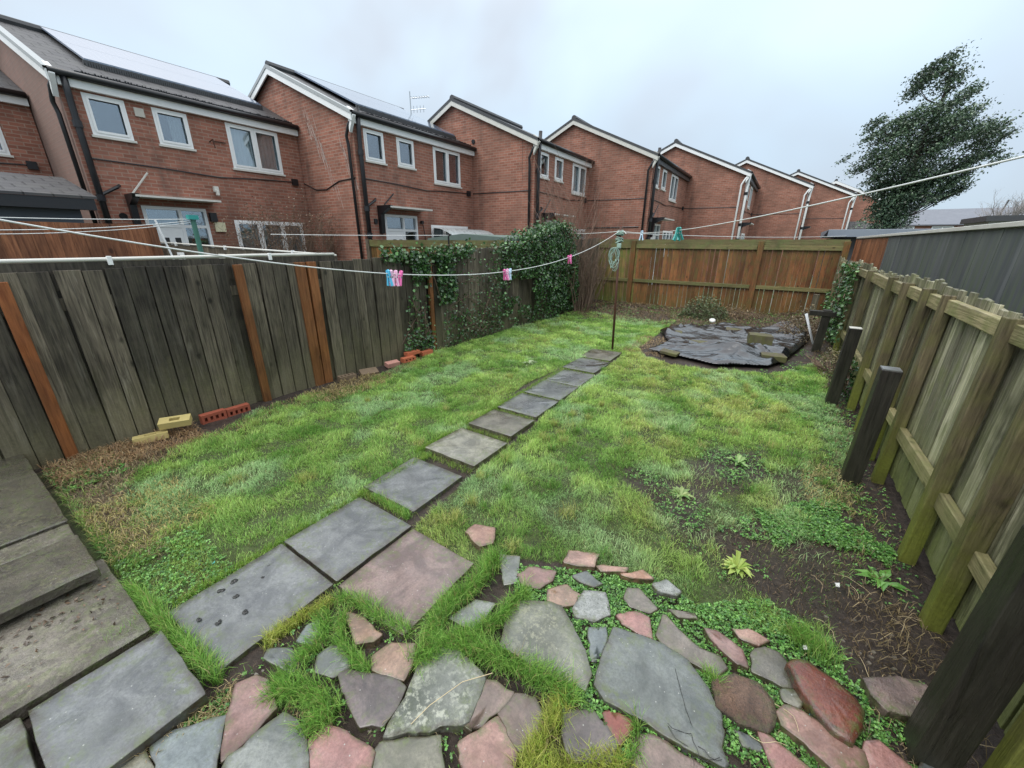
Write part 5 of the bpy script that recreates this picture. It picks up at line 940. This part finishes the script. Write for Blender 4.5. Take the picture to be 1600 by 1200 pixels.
    if solar:
        a_,b_,u0,u1,nr,nc=solar; sp=0; th=.05
        for r_ in range(nr):
            for c_ in range(nc):
                x0=-(u0+(u1-u0)*r_/nr)-.005; x1=-(u0+(u1-u0)*(r_+1)/nr)+.005; yy0=a_+(b_-a_)*c_/nc+.004; yy1=a_+(b_-a_)*(c_+1)/nc-.004; o_=.13
                V=[(x0,yy0,rz_(x0)+o_),(x0,yy1,rz_(x0)+o_),(x1,yy1,rz_(x1)+o_),(x1,yy0,rz_(x1)+o_)]; V+=[(p[0],p[1],p[2]-.04) for p in V]
                MB().add(V,[(0,1,2,3),(7,6,5,4),(0,4,5,1),(1,5,6,2),(2,6,7,3),(3,7,4,0)],(.5,.5,.5)).build('solar_panel','solar',root,uv='roof')
        mb=MB(); yy=a_
        while yy<b_: mb.box(-u0+.06,-u0+.03,yy,yy+.03,rz_(-u0+.05),rz_(-u0+.05)+random.uniform(.08,.115)); yy+=.04
        mb.box(-u0-.04,-u0,a_-.02,b_+.02,rz_(-u0),rz_(-u0)+.1); mb.box(-u1,-u0,a_-.05,a_-.02,0,0) if 0 else None
        mb.build('panel_skirt','fascia_dark',root)
        mb=MB(); yy=.4; mb.box(.0,.05,.3,w-.1,rz_(.02)-.01,rz_(.02)+.03)
        while yy<w-.1: mb.box(.0,.05,yy,yy+.02,rz_(.02),rz_(.02)+random.uniform(.03,.055)); yy+=.045
        mb.build('bird_spikes','black_plastic',root)
    return root
c0=[[],[(.45,1,.9,'curtain_grey')],[(.0,.46,1,'curtain'),(.52,1,1,'curtain_grey')],[(0,.32,.95,'curtain_grey'),(.35,.66,.95,'curtain_grey'),(.7,1,.95,'curtain_grey')]]
c1=[[],[],[(.66,1,1,'curtain_red')],[(0,.3,.95,'curtain'),(.36,.62,.9,'curtain_grey')]]
Y0=[2.63,7.21,11.9,16.1,22.0,28.3,34.6,41.0,47.5,54]; XS=lambda k:-12+2.46*k
house(-1,-14.46,-1.95,4.56,'brick house at the far left edge, only its corner and roof edge showing',curt=c1,detail=1)
h0=house(0,-12,2.63,4.57,'nearest whole brick house, solar panels on its roof and a dull stained left gable',solar=(.72,4.2,.85,3.18,2,1),curt=c0)
h1=house(1,-9.54,7.21,4.68,'brick house with grey edged gable and solar panels, a white streak down its gable wall',solar=(.6,4.4,.5,3.1,2,1),curt=c1)
house(2,-7.08,11.9,4.19,'brick house with plain tiled roof, third in the row behind the ivy',gcol='dirty_white',curt=c0)
house(3,-4.62,16.1,5.87,'brick house with pale bargeboards and a black soil pipe, fourth in the row',gcol='dirty_white',curt=c1)
house(4,-2.16,22.0,6.2,'brick house fifth in the row, a round vent in its gable and a white downpipe',gcol='upvc',whitepipe=True,curt=c0)
house(5,.30,28.3,6.2,'brick house sixth in the row, white downpipe at its corner',gcol='upvc',whitepipe=True,curt=c1)
house(6,2.76,34.6,6.3,'brick house seventh in the row, pale brick patches on its gable',gcol='upvc',whitepipe=True,curt=c0)
house(7,5.2,41.0,6.4,'small distant brick house eighth in the row, behind the evergreen tree',gcol='upvc',whitepipe=True,detail=0,curt=c1)
# items fixed on house 0
def kid(root,mb,name,mat,**k): return mb.build(name,mat,root,**k)
kid(h0,MB().box(.001,.03,1.06,1.22,4.20,4.36),'wall_vent','duct'); kid(h0,MB().box(.001,.05,2.05,2.28,1.95,2.17),'alarm_box','alarm_box'); kid(h0,MB().box(.001,.10,1.98,2.12,2.18,2.38),'meter_box','black_plastic')
kid(h0,MB().box(.001,.10,2.20,2.30,2.86,2.98).box(.05,.14,2.22,2.28,2.78,2.9),'wall_lamp','dirty_white',bevel=.01); kid(h0,MB().tube([(0,.38,2.22),(.02,.38,2.22)],.07,12),'duct_hole','dark_void'); kid(h0,MB().tube([(.02,2.35,3.95),(.14,2.38,4.0),(.14,2.40,3.82)],.015,5).tube([(.02,2.42,3.99),(.02,2.7,3.99)],.012,5),'bracket','rust')
kid(h0,MB().tube([(.03,1.25,1.55),(.03,1.22,1.7),(.03,1.28,1.85)],[.14,.10,.05],8),'door_ornament','dark_void') if 0 else None
kid(h1,MB().tube([(.001,2.1,2.30),(.08,2.1,2.30)],.05,8).tube([(.06,2.1,2.30),(.06,2.18,1.9),(.02,2.2,1.5)],.012,5),'wall_lamp','black_plastic'); kid(h1,MB().box(.001,.04,.35,.45,2.2,2.32),'wall_vent','black_plastic')
# white salts streaks on house 1 gable
mb=MB(); random.seed(5)
for (xa,za,xb,zb,n) in ((-1.75,4.75,-.95,3.2,26),(-2.1,5.2,-1.5,4.6,12),(-.55,4.4,-.2,3.3,18)):
    for i in range(n):
        t=random.random(); x=xa+(xb-xa)*t+random.gauss(0,.07); z=za+(zb-za)*t+random.gauss(0,.1); L=random.uniform(.15,.6); w=random.uniform(.006,.016)
        mb.add([(x,-.004,z),(x+w,-.004,z-.02),(x+w*1.5+L*.25,-.004,z-L),(x+L*.25,-.004,z-L)],[(0,1,2,3)])
kid(h1,mb,'lime_streaks',plain('lime',(.42,.33,.29),.9,var=.2))
# TV aerial on house 1 roof
ta=thing('tv_aerial','thin television aerial standing on the roof of the second house','aerial',(-11.6,11.2,5.5)); MB().tube([(0,0,0),(0,0,.98)],.018,6).build('mast','galv',ta); mb=MB().tube([(0,0,.78),(.62,.25,.80)],.014,5).tube([(0,0,.45),(.5,.2,.46)],.014,5)
for i in range(7): x=.08+i*.085; mb.tube([(x-.02,x*.4+.10,.79),(x+.02,x*.4-.10,.80)],.009,4)
for i in range(4): x=.10+i*.11; mb.tube([(x,x*.4,.56),(x,x*.4,.36)],.009,4)
mb.build('elements','galv',ta)
# garden buildings beyond back fence
gb=thing('flat_roof_outbuilding','outbuilding with a pale grey flat roof just beyond the back fence','outbuilding',(.62,12.7,0)); MB().box(.25,3.2,.3,2.6,0,1.88).build('wall','fascia_dark',gb); MB().box(.10,3.4,.0,2.9,1.90,2.07,c=(.5,.5,.5)).build('roof','greyflat',gb,bevel=.008); MB().add([(0,.05,1.88),(.10,.0,1.90),(.10,0,2.06),(.10,2.9,1.9),(0,2.8,1.88)],[(0,1,2),(0,4,3,1)]).build('roof_edge','black_plastic',gb)
pg=thing('garage','small garage with a shallow tiled roof behind the grey flat roof','garage',(2.8,36,0)); MB().box(0,2.2,0,3,0,2.66).build('wall','brick',pg,uv='wall')
MB().add([(-.1,-.2,2.68),(2.45,-.2,2.68),(2.45,3.2,2.68),(-.1,3.2,2.68),(-.1,.4,3.16),(.85,.4,3.16),(.85,2.6,3.16),(-.1,2.6,3.16)],[(0,1,5,4),(1,2,6,5),(2,3,7,6),(4,5,6,7),(0,4,7,3),(3,2,1,0)]).build('roof','roof_tile',pg,uv='roof')
fg=thing('flat_roof_garage','pebble dashed flat roofed garage beyond the felt wall, at the right edge','garage',(5.15,20,0)); MB().box(.1,6,.1,2.4,0,2.46).build('wall','render_bay',fg); MB().box(0,6.2,0,2.5,2.46,2.63).build('roof','fascia_dark',fg)
# far row of houses
for i,x0 in enumerate((8.2,14.4,20.6)):
    fr=thing('far_house',('left','middle','right')[i]+' of the distant low brick houses with slate grey roof, seen right of the evergreen','house',(x0,60,0),'distant row of houses'); mb=MB(); hs=[(.8,2.3,2.2,3.5),(3.6,5.2,2.2,3.5)]
    zs=3.75; mb.add([(0,0,-.3),(6.2,0,-.3),(6.2,0,zs),(0,0,zs)],[(0,1,2,3)]); mb.add([(0,0,-.3),(0,7,-.3),(0,7,zs),(0,3.5,5.2),(0,0,zs)],[(0,4,3,2,1)]); mb.add([(6.2,0,-.3),(6.2,7,-.3),(6.2,7,zs),(6.2,3.5,5.2),(6.2,0,zs)],[(0,1,2,3,4)]); mb.build('wall','brick',fr,uv='wall')
    MB().add([(0,-.3,3.66),(6.2,-.3,3.66),(6.2,3.5,5.28),(0,3.5,5.28),(6.2,7.3,3.66),(0,7.3,3.66),(0,-.3,3.56),(6.2,-.3,3.56)],[(0,1,2,3),(3,2,4,5),(6,7,1,0)]).build('roof','far_roof',fr)
    for h in hs:
        f=MB().box(h[0],h[1],-.06,0,h[2],h[3]).build('window','upvc',fr); w_=(h[1]-h[0]-.3)/2
        for q in (0,1): MB().box(h[0]+.1+q*(w_+.1),h[0]+.1+q*(w_+.1)+w_,-.07,-.061,h[2]+.1,h[3]-.12).build('pane','curtain_grey',f)
o=MB().tube([(0,0,0),(.25,0,1.6)],.06,6).build('flue_pipe','fascia_dark'); o.location=(14.0,52,3.6); tag(o,'thin dark flue pipe sticking up before the distant roof','flue')
# ================= TREES, SHRUBS, IVY =================
random.seed(21)
def twiggy(mb,p,d,L,r,depth,spread=.5,up=.2,n=3,segs=3,tips=None):
    pts=[Vector(p)];dd=Vector(d).normalized(); 
    for i in range(segs): dd=(dd+Vector((random.gauss(0,.12),random.gauss(0,.12),random.gauss(0,.08)+up*.1))).normalized(); pts.append(pts[-1]+dd*L/segs)
    mb.tube(pts,[r*(1-.45*i/segs) for i in range(segs+1)],3 if depth<2 else 5,cap=False)
    if depth<=0:
        if tips is not None: tips.append(pts[-1])
        return
    for i in range(n):
        q=pts[random.randint(1,segs)]; nd=(dd+Vector((random.gauss(0,spread),random.gauss(0,spread),random.gauss(0,spread*.6)+up))).normalized(); twiggy(mb,q,nd,L*random.uniform(.55,.8),r*.55,depth-1,spread,up,n,segs,tips)
    if tips is not None: tips.append(pts[-1])
# holly-like evergreen behind the back fence
YT=15.5; tr=thing('evergreen_tree','tall windswept evergreen tree standing beyond the back fence at the right','tree',(2.15,YT,0)); txs=[p[0] for p in TREE];tzs=[p[1] for p in TREE]
cl=[]
while len(cl)<420:
    x=random.uniform(min(txs),max(txs));z=random.uniform(2.1,max(tzs))
    if not inpoly(np.array([x]),np.array([z]),TREE)[0]: continue
    if vn(x,z,2.6,5)<.36: continue
    dd=dpoly(np.array([x]),np.array([z]),TREE)[0]; dy=random.uniform(-1,1)*math.sqrt(max(dd,.03))*1.15
    if dd<.05 and random.random()<.3: continue
    cl.append((x,YT+dy,z,dd))
for i in range(34): u=random.random(); cl.append((2.35+u*1.0,YT+random.gauss(0,.3),2.75+u*.45+random.gauss(0,.12),.12))
for i in range(70): z=random.uniform(1.9,3.3); cl.append((2.1+random.gauss(0,.20)+(z-2)*.1,YT+random.gauss(0,.2),z,.2))
LP=[];LC=[]; 
for (x,y_,z,dd) in cl:
    n=random.randint(70,130); s_=.085+.05*random.random(); s_*=.75+min(dd,.5)*.7; q=RNG.normal(0,s_,(n,3))*[1.35,1.2,.55]; q[:,2]+=q[:,0]*.55; LP.append(q+[x,y_,z]); v=random.uniform(.55,1.35); LC.append(colr(n,(.035,.07,.04),(.11,.165,.09),.25)*v)
LP=np.concatenate(LP)-[2.15,YT,0];LC=np.clip(np.concatenate(LC),.008,.3); V,F,cc=leaves(LP,RNG.uniform(.035,.075,len(LP)),LC,up=.45,aspect=.62); npmesh('crown',V,F,cc,'leaf_gloss',tr)
mb=MB(); tk=[Vector((0,0,-.3)),Vector((.02,0,1.4)),Vector((.08,.02,2.3)),Vector((.18,0,3.1)),Vector((.15,.05,4.0)),Vector((.3,0,5.0)),Vector((.35,0,5.8))]; mb.tube(tk,[.15,.13,.115,.09,.06,.035,.015],8)
mb.build('trunk','bark',tr,smooth=True); mb=MB()
for (x,y_,z,dd) in cl[::3]:
    p=Vector((x-2.15,y_-YT,z)); b0=min(tk[2:],key=lambda t:abs(t.z-(p.z-.45*abs(p.x)-.1))); m_=b0.lerp(p,.5)+Vector((0,0,-.08)); mb.tube([b0,m_,p],[.022,.012,.005],4,cap=False)
mb.build('limbs','bark',tr)
# distant bare tree
bt=thing('bare_tree','distant bare winter tree above the far roofs at the right edge','tree',(13.7,50,0)); mb=MB(); mb.tube([(0,0,-.3),(0,0,2.8)],[.3,.2],6)
for i in range(16): a_=random.uniform(0,6.28); twiggy(mb,(0,0,2.5),(math.cos(a_)*.7,math.sin(a_)*.4,1),1.5,.05,4,.55,.12,3)
mb.build('branches',plain('faraway_twig',(.30,.28,.27),.9,var=.2),bt)
# bare brown shrub at back left corner
bs_=thing('bare_shrub','leafless brown shrub with many upright stems in the back left corner','shrub',(-4.75,10.6,-.1)); mb=MB()
for i in range(150):
    a_=random.uniform(0,6.28); r=random.uniform(0,.75); twiggy(mb,(math.cos(a_)*r-.2,math.sin(a_)*r*1.2-.2,0),(math.cos(a_)*.18+random.gauss(0,.06),math.sin(a_)*.18,1),random.uniform(.8,1.35),.017,3,.26,.38,2,4)
mb.build('stems','twig',bs_)
fa=MB()
for i in range(34): twiggy(fa,(-.35+random.gauss(0,.3),random.gauss(-.2,.3),1.1),(random.gauss(.0,.22),random.gauss(0,.2),1),random.uniform(1.0,1.7),.012,2,.3,.3,2,4)
fa.build('tall_stems','twig_red',bs_)
# bare climber in front of first house
def climber(x0,y0,z0,ny,hy,n,label,name='bare_climber'):
    t=thing(name,label,'shrub',(x0,y0,0)); mb=MB(); tips=[]
    for i in range(n): twiggy(mb,(random.gauss(0,.12),random.uniform(-ny,ny),z0),(random.gauss(0,.12),random.gauss(0,.25),1),hy*random.uniform(.4,.7),.009,3,.38,.18,2,3,tips)
    mb.build('stems','twig',t); P=np.array([tuple(p) for p in tips if random.random()<.8]); P=np.repeat(P,2,0)+RNG.normal(0,.02,(len(P)*2,3)); V,F,cc=leaves(P,RNG.uniform(.03,.055,len(P)),colr(len(P),(.10,.05,.03),(.30,.22,.14),.3).clip(.02,.6),up=.2); npmesh('dry_leaves',V,F,cc,'leaf',t)
climber(-11.0,6.15,1.0,1.15,1.45,90,'bare rambling bush with dry leaves before the ground floor window of the nearest house')
# ivy
def ivy(name,label,loc,parts,lsize=(.028,.072),c1=(.02,.055,.02),c2=(.08,.17,.05),stems=True):
    """parts: list of (n, fn)->points world"""
    t=thing(name,label,'ivy',loc); P=np.concatenate([np.asarray(f) for f in parts]); n=len(P); c=colr(n,c1,c2,.25); hl=RNG.random(n)<.10; c[hl]=c[hl]*1.9+np.array([.03,.05,.02]); V,F,cc=leaves(P-np.array(loc),RNG.uniform(*lsize,n),np.clip(c,.01,.4),up=.3,droop=(1,0,.2) if loc[0]<0 else (-1,0,.2),aspect=.9); npmesh('foliage',V,F,cc,'leaf_gloss',t)
    if stems:
        mb=MB()
        for i in range(24):
            p=P[random.randrange(n)]-np.array(loc); q=P[random.randrange(n)]-np.array(loc)
            if np.linalg.norm(p-q)<1.2: m_=(p+q)/2; mb.tube([(p[0]-.04,p[1],p[2]),(m_[0]-.03,m_[1],m_[2]+.05),(q[0]-.04,q[1],q[2])],.006,4,cap=False)
        if mb.v: mb.build('stems','twig',t)
    return t
def hedge(n):
    y_=RNG.uniform(6.35,9.95,n); top=np.interp(y_,[6.3,6.8,7.8,8.8,9.3,9.95],[1.58,1.62,1.90,2.14,2.12,1.8])+.08*(fbm(y_,y_*0,3,2,4)-.5)
    z=RNG.random(n)**.8*top; bul=np.interp(y_,[6.35,7.2,8.5,9.9],[.05,.13,.38,.30])*(.65+.35*np.sin(np.clip(z/top,0,1)*3.0+.2)); lump=fbm(y_,z,3.2,2,13); x_=FX+.02+bul*(.45+1.0*lump)-np.abs(RNG.normal(0,.04,n))
    t_=RNG.random(n)<.16; z[t_]=top[t_]+RNG.normal(0,.05,t_.sum()); x_[t_]=FX+RNG.uniform(-.35,.35,t_.sum())
    keep=(RNG.random(n)<np.clip((y_-6.3)/1.5,.12,1))&(~((y_<7.9)&(z<1.0)&(lump<.55)))
    return np.stack([x_,y_,z],1)[keep]
ivy('ivy_hedge','thick dark green ivy mass bulging over the far end of the left fence',(FX,8.2,0),[hedge(15000)])
def strip_(n,y0,y1,zf,sx=.05,xo=.04): y_=RNG.uniform(y0,y1,n); z=zf(y_,n); return np.stack([FX+xo+np.abs(RNG.normal(0,sx,n)),y_,z],1)
ivy('ivy','ivy spilling over the top of the left fence around the orange post',(FX,4.9,0),[strip_(1300,3.85,5.9,lambda y_,n:1.56+.05*(y_-4)+RNG.normal(0,.055,n)-.12*RNG.random(n)*(fbm(y_,y_*0,4,2,3)>.45),.07,-.03),strip_(900,4.9,5.35,lambda y_,n:RNG.uniform(.75,1.6,n),.04),strip_(380,4.35,4.75,lambda y_,n:1.35+RNG.normal(0,.12,n),.04)])
ivy('ivy','ivy patch climbing low on the left fence above the bricks',(FX,4.4,0),[strip_(420,4.1,4.75,lambda y_,n:np.abs(RNG.normal(.08,.16,n)),.05),strip_(130,4.2,4.7,lambda y_,n:RNG.uniform(.3,.95,n),.03)],lsize=(.035,.055))
ivy('ivy','loose ivy trails on the lower fence between the orange post and the ivy mass',(FX,5.8,0),[strip_(800,5.0,6.8,lambda y_,n:np.abs(RNG.normal(.25,.28,n)),.05),strip_(260,5.3,6.9,lambda y_,n:RNG.uniform(.3,1.5,n),.03)],lsize=(.03,.05))
def rivy(n,y0,y1,z0,z1): return np.stack([.95-np.abs(RNG.normal(0,.06,n)),RNG.uniform(y0,y1,n),RNG.uniform(z0,z1,n)],1)
ivy('ivy','ivy climbing the far part of the right fence near the cross rail post',(.95,8.6,0),[rivy(1100,7.9,9.6,.25,1.45),rivy(500,8.6,11.4,.1,.8)],lsize=(.04,.07))
ivy('ivy','small ivy clump at the foot of the third short dark post',(.88,5.9,0),[rivy(230,5.75,6.3,.0,.42)],lsize=(.03,.055))
# low evergreen shrub at the back and dry heap at the right back corner
def mound(name,label,cx,cy,rx,ry,h,n,c1,c2,sz,cat='shrub',z0=0):
    t=thing(name,label,cat,(cx,cy,0)); a_=RNG.uniform(0,6.28,n); r=np.sqrt(RNG.random(n)); z=RNG.random(n)**.7*(1-r**2.2)*h; lump=.8+.5*fbm(np.cos(a_)*2,np.sin(a_)*2+z*4,1.6,2,17); P=np.stack([np.cos(a_)*r*rx*lump,np.sin(a_)*r*ry*lump,z*lump+z0],1)
    V,F,cc=leaves(P,RNG.uniform(*sz,n),np.clip(colr(n,c1,c2,.3),.01,.5),up=.4,aspect=.5); npmesh('foliage',V,F,cc,'leaf',t); mb=MB()
    for i in range(26): q=random.uniform(0,6.28); twiggy(mb,(math.cos(q)*.1,math.sin(q)*.1,z0-.02),(math.cos(q)*1.2,math.sin(q)*1.2,.8),max(rx,h)*.55,.009,2,.5,.1,2,3)
    mb.build('stems','twig',t)
mound('low_shrub','low rounded green grey shrub before the middle of the back fence',-1.42,10.75,.55,.42,.52,2400,(.05,.08,.03),(.17,.21,.10),(.035,.07)); mound('dry_shrub','low brown dried shrub just right of the green grey shrub',-.78,10.9,.45,.35,.34,900,(.14,.09,.05),(.30,.22,.12),(.025,.05))
mound('dry_bush','tangled dry brown brush in the back right corner behind the cross rail post',.55,9.7,.42,.9,.55,1500,(.06,.045,.025),(.24,.19,.11),(.03,.06)); mound('dry_bush','patch of dry stems and small leaves between the last short post and the green fence',.88,7.2,.16,.9,.35,700,(.07,.08,.03),(.26,.22,.12),(.025,.045))
